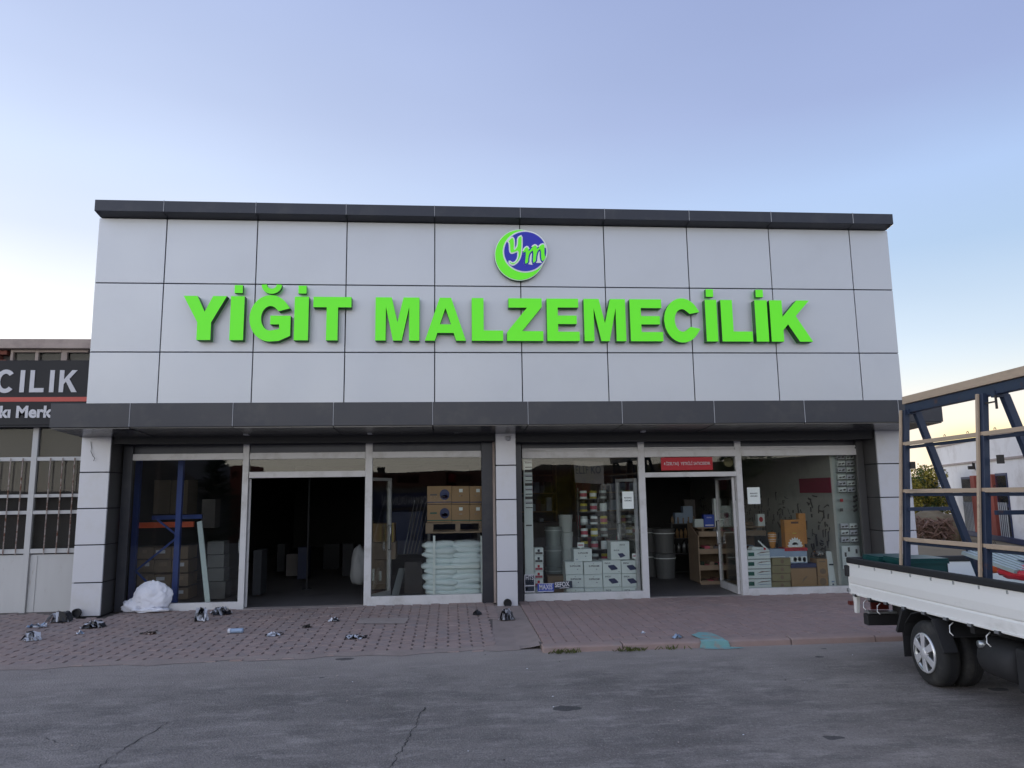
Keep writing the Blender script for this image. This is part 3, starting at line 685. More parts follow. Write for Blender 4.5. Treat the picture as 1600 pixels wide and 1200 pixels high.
# second leaf, folded back behind the left pane; its long pull handle shows through the glass
leaf(f2, c1 - .02, YS + .10, R(108), .62, .10, dz0 - .01, True, .05)
# threshold stones
mb = MB(); mb.box(a2, b1, YS - .16, YS + .06, .05, .100); mb.build('threshold', M['concrete_old'], shop, bevel=.006)
mb = MB(); mb.box(c2, e1, YS - .10, YS + .06, .05, .098); mb.build('threshold', M['concrete_old'], shop, bevel=.006)
# wires hanging from the left pillar head, small dome camera on the middle pillar
t = MB(); P = [aty(143, 700, FY - .01), aty(142, 705, FY - .03), aty(145, 712, FY - .02), aty(148, 716, FY - .03), aty(146, 720, FY - .01)]
t.tube(P, .004, 5); t.tube([aty(142, 690, FY - .005), aty(143, 700, FY - .01)], .003, 5); t.build('loose_wire', M['black'], shop)
p = aty(794, 686, FY - .03)
cam_ = MB(); cam_.lathe([(0, -.03), (.02, -.028), (.035, -.01), (.04, .01), (.04, .045), (0, .045)], p, 'Z', 16); cam_.build('dome_camera', M['joint_light'], None, 'small grey dome camera at the head of the middle pillar', 'camera', smooth=True)

# ------------------------------------------------------------------ main sign: raised letters
SY = 11.42
def arc(cx, cz, rx, rz, a0, a1, n=14): return [(cx + rx * math.cos(R(a0 + (a1 - a0) * i / n)), cz + rz * math.sin(R(a0 + (a1 - a0) * i / n))) for i in range(n + 1)]
def glyph(ch):
    if ch == 'I': return [[(0, 0), (1, 0), (1, 1), (0, 1)]]
    if ch == 'Y': return [[(.34, 0), (.66, 0), (.66, .40), (1, 1), (.68, 1), (.5, .64), (.32, 1), (0, 1), (.34, .40)]]
    if ch == 'T': return [[(.35, 0), (.65, 0), (.65, .76), (1, .76), (1, 1), (0, 1), (0, .76), (.35, .76)]]
    if ch == 'L': return [[(0, 0), (1, 0), (1, .24), (.38, .24), (.38, 1), (0, 1)]]
    if ch == 'E': return [[(0, 0), (1, 0), (1, .22), (.34, .22), (.34, .40), (.92, .40), (.92, .60), (.34, .60), (.34, .79), (.98, .79), (.98, 1), (0, 1)]]
    if ch == 'Z': return [[(0, 0), (1, 0), (1, .23), (.42, .23), (.97, .80), (.97, 1), (.05, 1), (.05, .78), (.56, .78), (0, .20)]]
    if ch == 'M': return [[(0, 0), (.235, 0), (.235, .78), (.40, 0), (.60, 0), (.765, .78), (.765, 0), (1, 0), (1, 1), (.635, 1), (.5, .42), (.365, 1), (0, 1)]]
    if ch == 'A': return [[(0, 0), (.24, 0), (.30, .18), (.70, .18), (.76, 0), (1, 0), (.64, 1), (.36, 1)], [(.365, .38), (.635, .38), (.5, .76)]]
    if ch == 'K': return [[(0, 0), (.30, 0), (.30, .28), (.42, .42), (.68, 0), (1, 0), (.62, .62), (.97, 1), (.66, 1), (.30, .60), (.30, 1), (0, 1)]]
    if ch == 'C':
        o = arc(.5, .5, .5, .53, 40, 320, 26); i = arc(.5, .5, .21, .27, 318, 42, 22); return [[(.98, .70)] + o[0:] [0:] + [(.99, .30), (.72, .345)] + i[2:-2] + [(.71, .655)]]
    if ch == 'G':
        o = arc(.5, .5, .5, .53, 42, 270, 26); i = arc(.5, .5, .22, .28, 275, 52, 22)
        return [[(.97, .73)] + o + [(.72, -.015), (.99, .10), (.99, .56), (.50, .56), (.50, .36), (.72, .36), (.72, .255)] + i + [(.70, .66)]]
LET = [('Y', 286.7, 354.4), ('I.', 360.8, 382.2), ('Gu', 390.8, 455.6), ('I.', 460.6, 482.7), ('T', 489.8, 549.3), ('M', 587, 655.5), ('A', 664.2, 727.8), ('L', 737, 785.6),
       ('Z', 791.6, 848), ('E', 854, 904.4), ('M', 911.8, 976.6), ('E', 983.5, 1034), ('C', 1036.5, 1093), ('I.', 1101.2, 1119.2), ('L', 1125.5, 1173), ('I.', 1178.7, 1197.9), ('K', 1201.9, 1266)]
ZB, ZT = 4.164, 4.857
sign = thing('shop_sign', ((X(286, 500, SY) + X(1266, 500, SY)) / 2, SY + .09, ZB), 'large bright green raised letters YİĞİT MALZEMECİLİK across the grey facade', 'sign')
def raised(splines, name, par, y, depth, mats, bev=0):
    me = curve_mesh(name, splines, depth, mats); o = link(name, me, par); o.location = Vector((0, y, 0)) - ORG[par.name]; return o
for ch, p0, p1 in LET:
    x0, x1 = X(p0, 500, SY), X(p1, 500, SY); w = x1 - x0; h = ZT - ZB
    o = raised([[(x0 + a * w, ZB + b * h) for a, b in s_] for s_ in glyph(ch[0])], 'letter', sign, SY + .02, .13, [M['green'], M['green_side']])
    ORG[o.name] = Vector((0, 0, 0))
    xm = (x0 + x1) / 2
    if ch.endswith('.'):
        s_ = .062; me = curve_mesh('letter_dot', [[(xm - s_, ZT + .058), (xm + s_, ZT + .058), (xm + s_, ZT + .185), (xm - s_, ZT + .185)]], .075, [M['green'], M['green_side']])
        d_ = link('letter_dot', me, o); d_.location = (0, 0, 0)
    if ch.endswith('u'):
        me = curve_mesh('breve', [arc(xm, ZT + .195, .155, .145, 180, 360, 14) + arc(xm, ZT + .20, .075, .068, 360, 180, 10)], .075, [M['green'], M['green_side']])
        d_ = link('breve', me, o); d_.location = (0, 0, 0)
for k in range(24):      # stand-off pins
    x = X(290 + k * 42, 500, SY); 
# round logo
LY = 11.44
logo = thing('round_logo', (1.14, LY + .05, Zz(815, 438, LY)), 'round raised logo with green crescent, blue disc and script letters ym', 'sign')
def lp(x, y): p = aty(740 + x / 10, 340 + y / 10, LY - .03); return (p.x, p.z)
def lpoly(pts): return [lp(*q) for q in pts]
def smooth(pts, it=2):
    for _ in range(it):
        q = []
        for i, p in enumerate(pts):
            n_ = pts[(i + 1) % len(pts)]; q.append((p[0] * .78 + n_[0] * .22, p[1] * .78 + n_[1] * .22)); q.append((p[0] * .22 + n_[0] * .78, p[1] * .22 + n_[1] * .78))
        pts = q
    return pts
circ = lambda cx, cz, rx, rz, n=64: [(cx + rx * math.cos(2 * math.pi * i / n), cz + rz * math.sin(2 * math.pi * i / n)) for i in range(n)]
def raised2(spl, name, y, d, mats, off=0):
    me = curve_mesh(name, spl, d, mats, off); o = link(name, me, logo); o.location = Vector((0, y, 0)) - ORG[logo.name]
raised2([lpoly(circ(722, 580, 392, 400))], 'logo_body', LY + .02, .07, [M['white_line'], M['green_side']])
raised2([lpoly(circ(722, 580, 382, 390))], 'crescent', LY - .018, .006, [M['green']])
raised2([lpoly(circ(806, 530, 350, 329))], 'disc_outline', LY - .024, .006, [M['white_line']])
raised2([lpoly(circ(806, 530, 328, 307))], 'disc', LY - .030, .006, [M['blue_disc']])
yy = [(535, 372), (600, 305), (632, 340), (636, 430), (630, 505), (655, 490), (685, 440), (688, 318), (752, 282), (754, 420), (744, 560), (722, 640), (680, 705), (612, 748), (556, 712), (560, 682), (604, 712), (650, 700), (690, 640), (698, 520), (640, 545), (590, 562), (565, 530), (560, 410), (545, 385)]
mm_ = [(760, 550), (795, 478), (838, 452), (862, 490), (866, 522), (920, 448), (962, 426), (992, 450), (995, 492), (1040, 428), (1090, 412), (1114, 440), (1112, 600), (1142, 610), (1082, 702), (1048, 660), (1042, 500), (1004, 530), (985, 600), (978, 692), (914, 730), (928, 520), (882, 560), (862, 620), (857, 712), (790, 742), (812, 540), (778, 562)]
for s_ in (yy, mm_):
    raised2([lpoly(smooth(s_, 1))], 'script_outline', LY - .037, .006, [M['white_line']], .014)
    raised2([lpoly(smooth(s_, 1))], 'script_letter', LY - .043, .006, [M['green']], -.008)

# ------------------------------------------------------------------ neighbouring workshop on the left
NY = 12.2
nb = thing('neighbour_workshop', (-8, NY, .05), 'old workshop front of white barred metal windows under a flat concrete edge', 'building')
t = MB(); t.box(-12, -5.52, NY + .12, 22, 0, 4.16); t.build('wall', M['far_grey'], nb)
t = MB(); t.box(-12, -5.52, NY - .12, NY + .3, 4.17, 4.325); t.build('roof_edge', M['concrete'], nb, bevel=.01)
random.seed(3)
# brick pieces beside the clerestory
for j in range(4):
    for i in range(22):
        xa = -12 + i * .22 + (j % 2) * .11
        if xa > X(18, 550, NY) - .10: continue
        t = MB(); t.box(xa, xa + .205, NY + random.uniform(-.004, .004), NY + .11, 3.86 + j * .077, 3.928 + j * .077); t.build('brick', M['brick_red'], nb)
def nbar(name, px0, px1, py, z0, z1, mt='white_paint', d=.05, y=NY): t = MB(); t.box(X(px0, py, y), X(px1, py, y), y - d / 2, y + d / 2, z0, z1); return t.build(name, M[mt], nb, bevel=.004)
zc0, zc1 = 3.86, 4.168
for a, b in ((18, 22), (56.5, 61.5), (97, 106)): nbar('clerestory_post', a, b, 552, zc0, zc1, 'concrete')
for a, b in ((22, 56.5), (61.5, 97), (106, 139)):
    nbar('clerestory_rail', a, b, 547, zc1 - .045, zc1, 'concrete'); t = MB(); t.box(X(a, 552, NY), X(b, 552, NY), NY + .03, NY + .04, zc0, zc1 - .045); t.build('pane', M['glass2'], nb)
# lower wall of glazing and sheet panels
xA0, xA1 = X(47, 760, NY), X(56, 760, NY)
Zn = lambda py, px=80: Zz(px, py, NY)
zs_ = [(Zn(714), Zn(720)), (Zn(772), Zn(777)), (Zn(797.5), Zn(803)), (Zn(857), Zn(864))]
post = [(-8.9, -8.83), (xA0, xA1), (-7.0 - .9, -7.0 - .85)]
for a, b in ((xA0, xA1), (xA0 - 1.02, xA1 - 1.02), (xA0 - 2.04, xA1 - 2.04), (xA0 - 3.06, xA1 - 3.06)):
    t = MB(); t.box(a, b, NY - .04, NY + .04, .05, 3.1); t.build('post', M['white_paint'], nb, bevel=.004)
bays = [(xA1 - 3.06 + .02 * 0, xA0 - 2.04), (xA1 - 2.04, xA0 - 1.02), (xA1 - 1.02, xA0), (xA1, -5.50)]
for bi, (a, b) in enumerate(bays):
    for z1_, z0_ in zs_: t = MB(); t.box(a, b, NY - .03, NY + .03, z0_, z1_); t.build('rail', M['white_paint'], nb, bevel=.003)
    t = MB(); t.box(a, b, NY + .0, NY + .01, zs_[3][0], 3.1); t.build('pane', M['glass2'], nb)
    w = b - a; nx = 4 if w > .9 else 4
    step = (X(96, 780, NY) - X(77, 780, NY)); k = 0; xx = a + (X(77, 780, NY) - xA1) * (1 if bi == 3 else .45)
    while xx < b - .03:
        t = MB(); t.tube([(xx, NY - .05, zs_[3][1] - .02), (xx, NY - .05, zs_[0][0] - .02)], .0085, 6); t.build('window_bar', M['rust'], nb); xx += step
    # sheet panels with raised seams
    t = MB(); t.box(a + .004, b - .004, NY - .006, NY + .02, .085, zs_[3][1] - .02); o_ = t.build('sheet_panel', M['white_paint'], nb, bevel=.006)
    t = MB(); t.box(a + .10, a + .112, NY - .014, NY - .007, .1, zs_[3][1] - .04); t.build('seam', M['white_paint'], nb)
t = MB(); t.box(-12, -5.5, NY - .01, NY + .09, .03, .084); t.build('sill', M['concrete_old'], nb)
# its sign
SY2 = 12.02
ns = thing('neighbour_sign', (-6.9, SY2, Zz(60, 664, SY2)), 'black fascia sign with white capitals CILIK above an orange red stripe', 'sign')
zs0, zs1 = Zz(60, 664, SY2), Zz(60, 563, SY2)
t = MB(); t.box(-12, -5.5, SY2, SY2 + .1, zs0, zs1); t.build('board', M['sign_black'], ns, bevel=.005)
t = MB(); t.box(-12, -5.5, SY2 - .006, SY2 - .001, Zz(60, 627.5, SY2), Zz(60, 620.5, SY2)); t.build('stripe', M['sign_red'], ns)
zb_ = Zz(60, 613, SY2); hh = Zz(60, 578.5, SY2) - zb_
def thin(ch, st):
    if ch == 'I': return [[(0, 0), (1, 0), (1, 1), (0, 1)]]
    if ch == 'L': return [[(0, 0), (1, 0), (1, .19), (st, .19), (st, 1), (0, 1)]]
    if ch == 'K': return [[(0, 0), (st, 0), (st, .36), (st + .12, .48), (.70, 0), (1, 0), (.55, .60), (.97, 1), (.68, 1), (st, .58), (st, 1), (0, 1)]]
    o = arc(.5, .5, .5, .53, 42, 318, 26); i = arc(.5, .5, .26, .34, 314, 46, 22); return [o + i]
for ch, p0, p1, st in (('C', -7, 25, .25), ('I', 31.7, 38.8, 1), ('L', 47, 69.5, .31), ('I', 78, 85, 1), ('K', 93, 121.3, .25)):
    x0, x1 = X(p0, 596, SY2), X(p1, 596, SY2); me = curve_mesh('letter', [[(x0 + a * (x1 - x0), zb_ + b * hh) for a, b in q] for q in thin(ch, st)], .006, [M['letter_white']])
    o = link('letter', me, ns); o.location = Vector((0, SY2 - .006, 0)) - ORG[ns.name]
zb_ = Zz(40, 652, SY2); hh = Zz(40, 634, SY2) - zb_
o = put_text('kı Merk', (X(-2, 645, SY2) + X(81, 645, SY2)) / 2, SY2 - .004, zb_, hh, M['letter_white'], ns, 'lettering', .009, .006, width=X(81, 645, SY2) - X(-2, 645, SY2))
t = MB(); t.box(-12, -5.5, SY2 + .005, NY + .05, zs0 - .03, zs0 - .004); t.build('underside', M['joint'], ns)
# dim workshop inside
t = MB(); t.box(-12, -5.6, NY + 2.6, NY + 2.7, 0, 3.9); t.build('inner_wall', M['brick_red'], nb)
for i in range(5):
    t = MB(); xx = -10.5 + i * 1.05; t.box(xx, xx + .5, NY + .4, NY + .8, .1, 1.3 + .3 * (i % 3)); t.build('cupboard', M['roof_tile'], nb, bevel=.01)
# ceiling lamp box etc.

# ------------------------------------------------------------------ truck
G = atz(1452, 1072, 0)
dv = ray(800, 786); az = math.atan2(dv.x, dv.y)
truck = thing('flatbed_truck', G, 'small white flatbed truck seen at its open load bed and twin rear wheels', 'truck')
truck.rotation_euler.z = -az
def tl(px, py, off=0.0):          # pixel -> local point on the vertical plane v = off
    h = Vector((math.sin(az), math.cos(az), 0)); n_ = Vector((h.y, -h.x, 0)); d = ray(px, py)
    k = ((G + n_ * off - CAM).dot(n_)) / d.dot(n_); p = CAM + d * k - G
    return Vector((off, p.dot(h), p.z))
TL, TW = 1.45, 1.62                  # tail position, bed width
FRONT = -1.62
bz = lambda s: .643 - .0175 * s      # the bed line rises slightly to the cab
def tb(mbx, v0, v1, s0, s1, z0, z1, mi=0):     # box that follows the bed's slope
    lo = [(v0, s0, bz(s0) + z0), (v1, s0, bz(s0) + z0), (v1, s1, bz(s1) + z0), (v0, s1, bz(s1) + z0)]
    hi = [(v0, s0, bz(s0) + z1), (v1, s0, bz(s0) + z1), (v1, s1, bz(s1) + z1), (v0, s1, bz(s1) + z1)]
    return mbx.hexa(lo, hi, mi)
def TP(mbx, name, mt, **k): return mbx.build(name, M[mt] if isinstance(mt, str) else mt, truck, local=True, **k)
SH = .335
for side, v0, sg in ((0, 0, 1), (1, TW, -1)):
    # pressed side panel: profile swept along the bed
    prof = [(0, 0), (.0, .10), (.010, .115), (.0, .13), (-.006, .20), (.0, .29), (.0, SH), (.035, SH), (.035, 0)]
    lo = [(v0 + sg * a, TL, bz(TL) + b) for a, b in prof]; hi = [(v0 + sg * a, FRONT, bz(FRONT) + b) for a, b in prof]
    n_ = len(prof); t = MB(); t.add(lo + hi, [tuple(range(n_)), tuple(range(n_, 2 * n_))] + [(i, (i + 1) % n_, n_ + (i + 1) % n_, n_ + i) for i in range(n_)])
    o = TP(t, 'side_panel', 'truck_white')
    if side == 0:
        t = MB(); tb(t, -.010, -.001, FRONT, TL, .005, .018); t.build('drip_rail', M['truck_white'], o, local=True)
        for i in range(9):
            s_ = 1.36 - i * .345; t = MB(); tb(t, -.016, 0, s_ - .045, s_ + .015, -.012, .012); t.build('hinge', M['steel'], o, local=True)
            t = MB(); tb(t, -.02, 0, s_ - .066, s_ - .046, -.014, .014); t.build('hinge_clip', M['black'], o, local=True)
        for i in range(9):
            s_ = 1.18 - i * .345; t = MB(); tb(t, -.012, 0, s_ - .004, s_ + .004, SH - .03, SH - .002); t.build('stud', M['steel'], o, local=True)
    t = MB(); tb(t, v0 - .018 * sg if sg > 0 else v0 - .045, v0 + .045 if sg > 0 else v0 + .018, FRONT, TL + .02, SH + .001, SH + .062); TP(t, 'top_rail', 'black', bevel=.012)
    for i, s_ in enumerate((1.15, .85, -.42, -.92, -1.38)):
        t = MB(); z_ = bz(s_) - .055; t.tube([(v0 + .03 * sg, s_, z_ + .03), (v0, s_ + .005, z_), (v0 - .012 * sg, s_ - .01, z_ - .05), (v0 + .005 * sg, s_ - .03, z_ - .075)], .005, 6); TP(t, 'rope_hook', 'truck_white', smooth=True)
# tailgate with buckled edge, rail
t = MB(); t.hexa([(.0, TL + .003, bz(TL)), (TW, TL + .003, bz(TL)), (TW, TL + .035, bz(TL)), (0, TL + .035, bz(TL))], [(.0, TL + .003, bz(TL) + SH), (TW, TL + .003, bz(TL) + SH), (TW, TL + .035, bz(TL) + SH), (0, TL + .035, bz(TL) + SH)])
tg = TP(t, 'tailgate', 'truck_white', bevel=.006)
t = MB(); t.box(.0, TW, TL - .012, TL + .05, bz(TL) + SH + .001, bz(TL) + SH + .062); t.build('tailgate_rail', M['black'], tg, local=True, bevel=.012)
t = MB(); t.box(-.03, .02, TL - .02, TL + .055, bz(TL) + .19, bz(TL) + .31); t.build('corner_latch', M['black'], tg, local=True, bevel=.01)
t = MB(); t.box(-.022, .01, TL - .005, TL + .045, bz(TL) + .02, bz(TL) + .06); t.build('corner_latch', M['steel'], tg, local=True, bevel=.005)
t = MB(); tb(t, .036, TW - .036, FRONT, TL, .09, .12); TP(t, 'bed_floor', 'sheet_metal')
t = MB(); tb(t, .02, TW - .02, FRONT - .03, FRONT, 0, .75); TP(t, 'headboard', 'truck_white', bevel=.01)
t = MB()
for v in (.42, 1.12): t.box(v, v + .07, FRONT - 1.4, TL - .06, .42, .56)
for s_ in (-1.3, -.6, .55, 1.2): t.box(.10, TW - .1, s_, s_ + .06, .56, .645)
TP(t, 'chassis', 'truck_dark')
# corner post with lamp, bumper bar
q = tl(1348, 945)
t = MB(); t.hexa([(.02, TL - .06, .42), (.06, TL - .06, .42), (.06, TL - .012, .42), (.02, TL - .012, .42)], [(.02, TL - .10, bz(TL) - .002), (.06, TL - .10, bz(TL) - .002), (.06, TL, bz(TL) - .002), (.02, TL, bz(TL) - .002)]); TP(t, 'corner_post', 'truck_white', bevel=.004)
t = MB(); t.box(-.03, .02, TL - .02, TL + .03, .50, .545); TP(t, 'marker_lamp', 'lamp_red', bevel=.008)
t = MB(); t.box(.10, TW - .10, TL - .14, TL - .04, .30, .42); TP(t, 'under_run_bar', 'truck_dark', bevel=.01)
t = MB(); t.box(.12, TW - .12, TL - .15, TL - .03, .425, .445); TP(t, 'bumper_step', 'steel')
for v in (.2, TW - .4):
    t = MB(); t.box(v, v + .2, TL - .03, TL - .01, .45, .56); TP(t, 'tail_lamp', 'lamp_red', bevel=.006)
# wheels
WR = .286; AX = .03
def wheel(v, sg, s_, cap=True):
    t = MB(); prof = [(WR * .60, .0), (WR * .62, .012), (WR * .80, .004), (WR * .93, .016), (WR * .985, .04), (WR, .06), (WR, .13), (WR * .985, .15), (WR * .93, .17), (WR * .62, .17)]
    t.lathe([(r, h * sg) for r, h in prof], (v, s_, WR - .004), 'X', 40); w_ = TP(t, 'wheel', 'tyre', smooth=True, fix=True)
    for gk in (.075, .095, .115):
        t = MB(); t.lathe([(WR + .0015, (gk - .004) * sg), (WR + .0015, (gk + .004) * sg)], (v, s_, WR - .004), 'X', 40); t.build('tread_groove', M['joint'], w_, local=True, fix=False)
    t = MB()
    if cap:
        t.lathe([(WR * .615, .008 * sg), (WR * .60, -.004 * sg), (WR * .55, .0), (WR * .52, .02 * sg), (WR * .1, .02 * sg)], (v, s_, WR - .004), 'X', 40)
        t.build('rim', M['steel'], w_, local=True, smooth=True)
        for k in range(6):      # hub cap spokes in pairs
            a = R(90 + 60 * k); c_, s0 = math.cos(a), math.sin(a); t = MB()
            for dd in (-.10, .10):
                r0, r1 = WR * .14, WR * .58
                p0 = Vector((v - .008 * sg, s_ + r0 * math.cos(a + dd), WR - .004 + r0 * math.sin(a + dd))); p1 = Vector((v - .002 * sg, s_ + r1 * math.cos(a + dd), WR - .004 + r1 * math.sin(a + dd)))
                t.bar(p0, p1, .036, .014, up=(1, 0, 0))
            t.build('hub_spoke', M['hub'], w_, local=True, bevel=.003)
        t = MB(); t.lathe([(0, -.022 * sg), (WR * .13, -.02 * sg), (WR * .20, -.01 * sg), (WR * .20, .01 * sg)], (v, s_, WR - .004), 'X', 20); t.build('hub_centre', M['hub'], w_, local=True, smooth=True)
        for k in range(6):
            a = R(60 + 60 * k); t = MB(); rc = WR * .40; t.lathe([(0, .004 * sg), (WR * .10, .006 * sg), (WR * .10, .015 * sg)], (v, s_ + rc * math.cos(a), WR - .004 + rc * math.sin(a)), 'X', 12); t.build('hub_hole', M['black'], w_, local=True)
        t = MB(); t.lathe([(WR * .56, -.007 * sg), (WR * .60, -.008 * sg), (WR * .615, .0)], (v, s_, WR - .004), 'X', 40); t.build('hub_ring', M['hub'], w_, local=True, smooth=True)
    return w_
wheel(0.0, 1, AX, True); wheel(.21, 1, AX, False); wheel(TW, -1, AX, True); wheel(TW - .21, -1, AX, False)
t = MB(); t.tube([(.1, AX, WR), (TW - .1, AX, WR)], .05, 12); t.lathe([(.0, -.12), (.12, -.1), (.15, 0), (.12, .1), (0, .12)], (TW / 2, AX, WR), 'X', 16); TP(t, 'rear_axle', 'truck_dark', smooth=True)
# mudguard: curved sheet over the wheels and flap
for v0, v1 in ((.01, .42), (TW - .42, TW - .01)):
    t = MB(); pts = [(AX + (WR + .10) * math.cos(R(a)), WR + (WR + .07) * math.sin(R(a))) for a in (12, 35, 60, 90, 120, 148)]
    for (a, b), (c, d) in zip(pts, pts[1:]): t.add([(v0, a, b), (v1, a, b), (v1, c, d), (v0, c, d), (v0, a, b + .012), (v1, a, b + .012), (v1, c, d + .012), (v0, c, d + .012)], [(0, 1, 2, 3), (4, 7, 6, 5), (0, 4, 5, 1), (1, 5, 6, 2), (2, 6, 7, 3), (3, 7, 4, 0)])
    TP(t, 'mudguard', 'truck_dark')
    t = MB(); t.box(v0, v1, AX + WR + .09, AX + WR + .10, .17, .42); TP(t, 'mud_flap', 'black')
    t = MB(); t.bar((v0 + .01, AX + WR + .11, .40), (v0 + .01, AX + WR - .02, .62), .03, .12, up=(1, 0, 0)); TP(t, 'mudguard_stay', 'truck_dark'); t = MB(); t.bar((v0 + .01, AX - WR - .10, .36), (v0 + .01, AX - WR + .04, .62), .03, .12, up=(1, 0, 0)); TP(t, 'mudguard_stay', 'truck_dark')
# tanks and boxes ahead of the wheel
t = MB(); t.tube([(.22, -.62, .40), (.22, -.66, .40), (.22, -1.02, .40), (.22, -1.06, .40)], [.12, .16, .16, .12], 18); TP(t, 'fuel_tank', 'truck_dark', smooth=True)
t = MB(); t.tube([(.16, -.70, .50), (.06, -.70, .50)], .03, 12); TP(t, 'filler_cap', 'steel', smooth=True)
t = MB(); t.box(.08, .55, -1.5, -1.1, .22, .56); TP(t, 'battery_box', 'truck_dark', bevel=.03)
t = MB(); t.tube([(.5, 1.3, .36), (.5, .5, .40), (.5, -.9, .38)], .03, 10); TP(t, 'exhaust', 'steel', smooth=True)
# cab (mostly outside the picture)
CF = FRONT - .06
t = MB(); prof = [(CF, .62), (CF, 1.95), (CF - .25, 2.0), (CF - 1.15, 1.98), (CF - 1.72, 1.25), (CF - 1.80, .95), (CF - 1.78, .45), (CF - 1.35, .42), (CF - 1.30, .62), (CF - 1.05, .74), (CF - .80, .62), (CF - .74, .45), (CF - .15, .45)]
t.prism_x(prof, .0, TW); cab = TP(t, 'cab', 'truck_white', bevel=.04)
t = MB(); t.prism_x([(CF - .30, 1.25), (CF - .30, 1.82), (CF - 1.12, 1.82), (CF - 1.50, 1.25)], -.004, .0 - .001); t.prism_x([(CF - .30, 1.25), (CF - .30, 1.82), (CF - 1.12, 1.82), (CF - 1.50, 1.25)], TW + .001, TW + .004); t.build('side_window', M['glass'], cab, local=True)
t = MB(); t.hexa([(.08, CF - 1.675, 1.32), (TW - .08, CF - 1.675, 1.32), (TW - .08, CF - 1.68, 1.32), (.08, CF - 1.68, 1.32)], [(.12, CF - 1.20, 1.93), (TW - .12, CF - 1.20, 1.93), (TW - .12, CF - 1.21, 1.93), (.12, CF - 1.21, 1.93)]); t.build('windscreen', M['joint'], cab, local=True)
wheel(.02, 1, CF - 1.05, True); wheel(TW - .02, -1, CF - 1.05, True)
# splash fender edge behind the cab
t = MB(); t.prism_x([(FRONT + .02, .62), (FRONT + .16, .60), (FRONT + .12, .45), (FRONT + .03, .36), (FRONT - .10, .34), (FRONT - .10, .62)], .0, .3); TP(t, 'rear_fender', 'truck_white', bevel=.02)

# ------------------------------------------------------------------ A-frame glass rack on the truck
rack = thing('glass_rack', G + Vector((0, 0, .77)), 'blue steel A-frame glazing rack with pale wooden slats on the truck bed', 'rack')
rack.rotation_euler.z = -az
def rk(v, s_, z): return Vector((v, s_, z - .77))
lean = lambda z: .075 + .085 * (z - 1.0)      # outer plane leans inwards
def rl(px, py, z_guess=1.8):      # on the leaning slat plane
    p = tl(px, py, lean(z_guess)); 
    for _ in range(4): p = tl(px, py, lean(p.z))
    return p
def slat(name, A, B, h, d, mt, dv=0.0):
    t = MB(); a, b = Vector(A), Vector(B); t.hexa([rk(a.x + dv, a.y, a.z - h / 2), rk(a.x + dv + d, a.y, a.z - h / 2), rk(b.x + dv + d, b.y, b.z - h / 2), rk(b.x + dv, b.y, b.z - h / 2)],
        [rk(a.x + dv, a.y, a.z + h / 2), rk(a.x + dv + d, a.y, a.z + h / 2), rk(b.x + dv + d, b.y, b.z + h / 2), rk(b.x + dv, b.y, b.z + h / 2)]); return t.build(name, M[mt], rack, local=True, bevel=.003)
def ext(A, B, k): return A + (B - A) * k
SL = [((1412.5, 626), (1600, 580), .062), ((1412.5, 694), (1600, 670), .036), ((1411.5, 767.5), (1600, 765), .037), ((1410.5, 842), (1600, 858), .038)]
ends = []
for i, (a, b, h) in enumerate(SL):
    A, B = rl(*a), rl(*b); B = A + (B - A).normalized() * 2.9; ends.append((A, B))
    if i == 0: slat('top_slat', A, B, .075, .05, 'wood_slat', -.02); slat('top_beam', A + Vector((0, 0, -.085)), B + Vector((0, 0, -.085)), .085, .07, 'blue_steel', .0)
    else: slat('slat', A, B, h, .022, 'wood_slat', -.026); slat('slat_backing', A + Vector((0, 0, -.034)), B + Vector((0, 0, -.034)), .028, .04, 'blue_steel', .003)
    if i:
        for q in (.09, .38, .72, 1.06, 1.42, 1.8, 2.2, 2.6):       # small tie rings on the slats
            c_ = A + (B - A) * (q / 2.9); t = MB(); cz_ = c_.z + h / 2 + .006
            t.tube([rk(c_.x - .01, c_.y + .013 * math.cos(R(w)), cz_ + .015 * math.sin(R(w))) for w in (-10, 30, 70, 110, 150, 190)], .003, 5); t.build('tie_ring', M['iron'], rack, local=True)
def post_(s_, zt_, zb_=.77):
    A = Vector((lean(zb_), s_, zb_)); B = Vector((lean(zt_), s_, zt_)); t = MB(); t.bar(rk(*A), rk(*B), .055, .05, up=(1, 0, 0)); t.build('post', M['blue_steel'], rack, local=True, bevel=.003)
    t = MB(); t.bar(rk(A.x - .04, A.y + .02, A.z + .1), rk(B.x - .04, B.y + .02, B.z), .028, .02, up=(1, 0, 0)); t.build('post_batten', M['wood_slat'], rack, local=True, bevel=.002)
s1 = ends[0][0].y + .0; s2 = rl(1540, 760).y
for s_ in (s1 - .03, s2, s2 * 2 - s1 + .0): post_(s_, ends[0][0].z - .1 + (0 if s_ == s1 else -.0))
# inner legs slope down to the middle of the bed
legp = []
for s_, dvb in ((s1 - .06, 0), (s2 - .12, 0), (s2 * 2 - s1, 0)):
    zt_ = ends[0][0].z - .13; A = Vector((.30, s_, zt_)); B = Vector((.80, s_, .80)); t = MB(); t.bar(rk(*A), rk(*B), .06, .055, up=(0, 1, 0)); t.build('inner_leg', M['blue_steel'], rack, local=True, bevel=.003)
    t = MB(); t.bar(rk(lean(zt_), s_, zt_ + .01), rk(.32, s_, zt_ + .01), .05, .05); t.build('head_tie', M['blue_steel'], rack, local=True)
    for z_ in (1.57,):
        vv_ = .30 + (.5) * (zt_ - z_) / (zt_ - .8); t = MB(); t.bar(rk(lean(z_), s_, z_), rk(vv_, s_, z_), .035, .035); t.build('cross_tie', M['blue_steel'], rack, local=True)
    t = MB(); t.box(lean(1.95) + .03, lean(1.95) + .065, s_ - .03, s_ + .015, 1.96 - .77, 2.03 - .77); t.build('rubber_pad', M['iron'], rack, local=True)
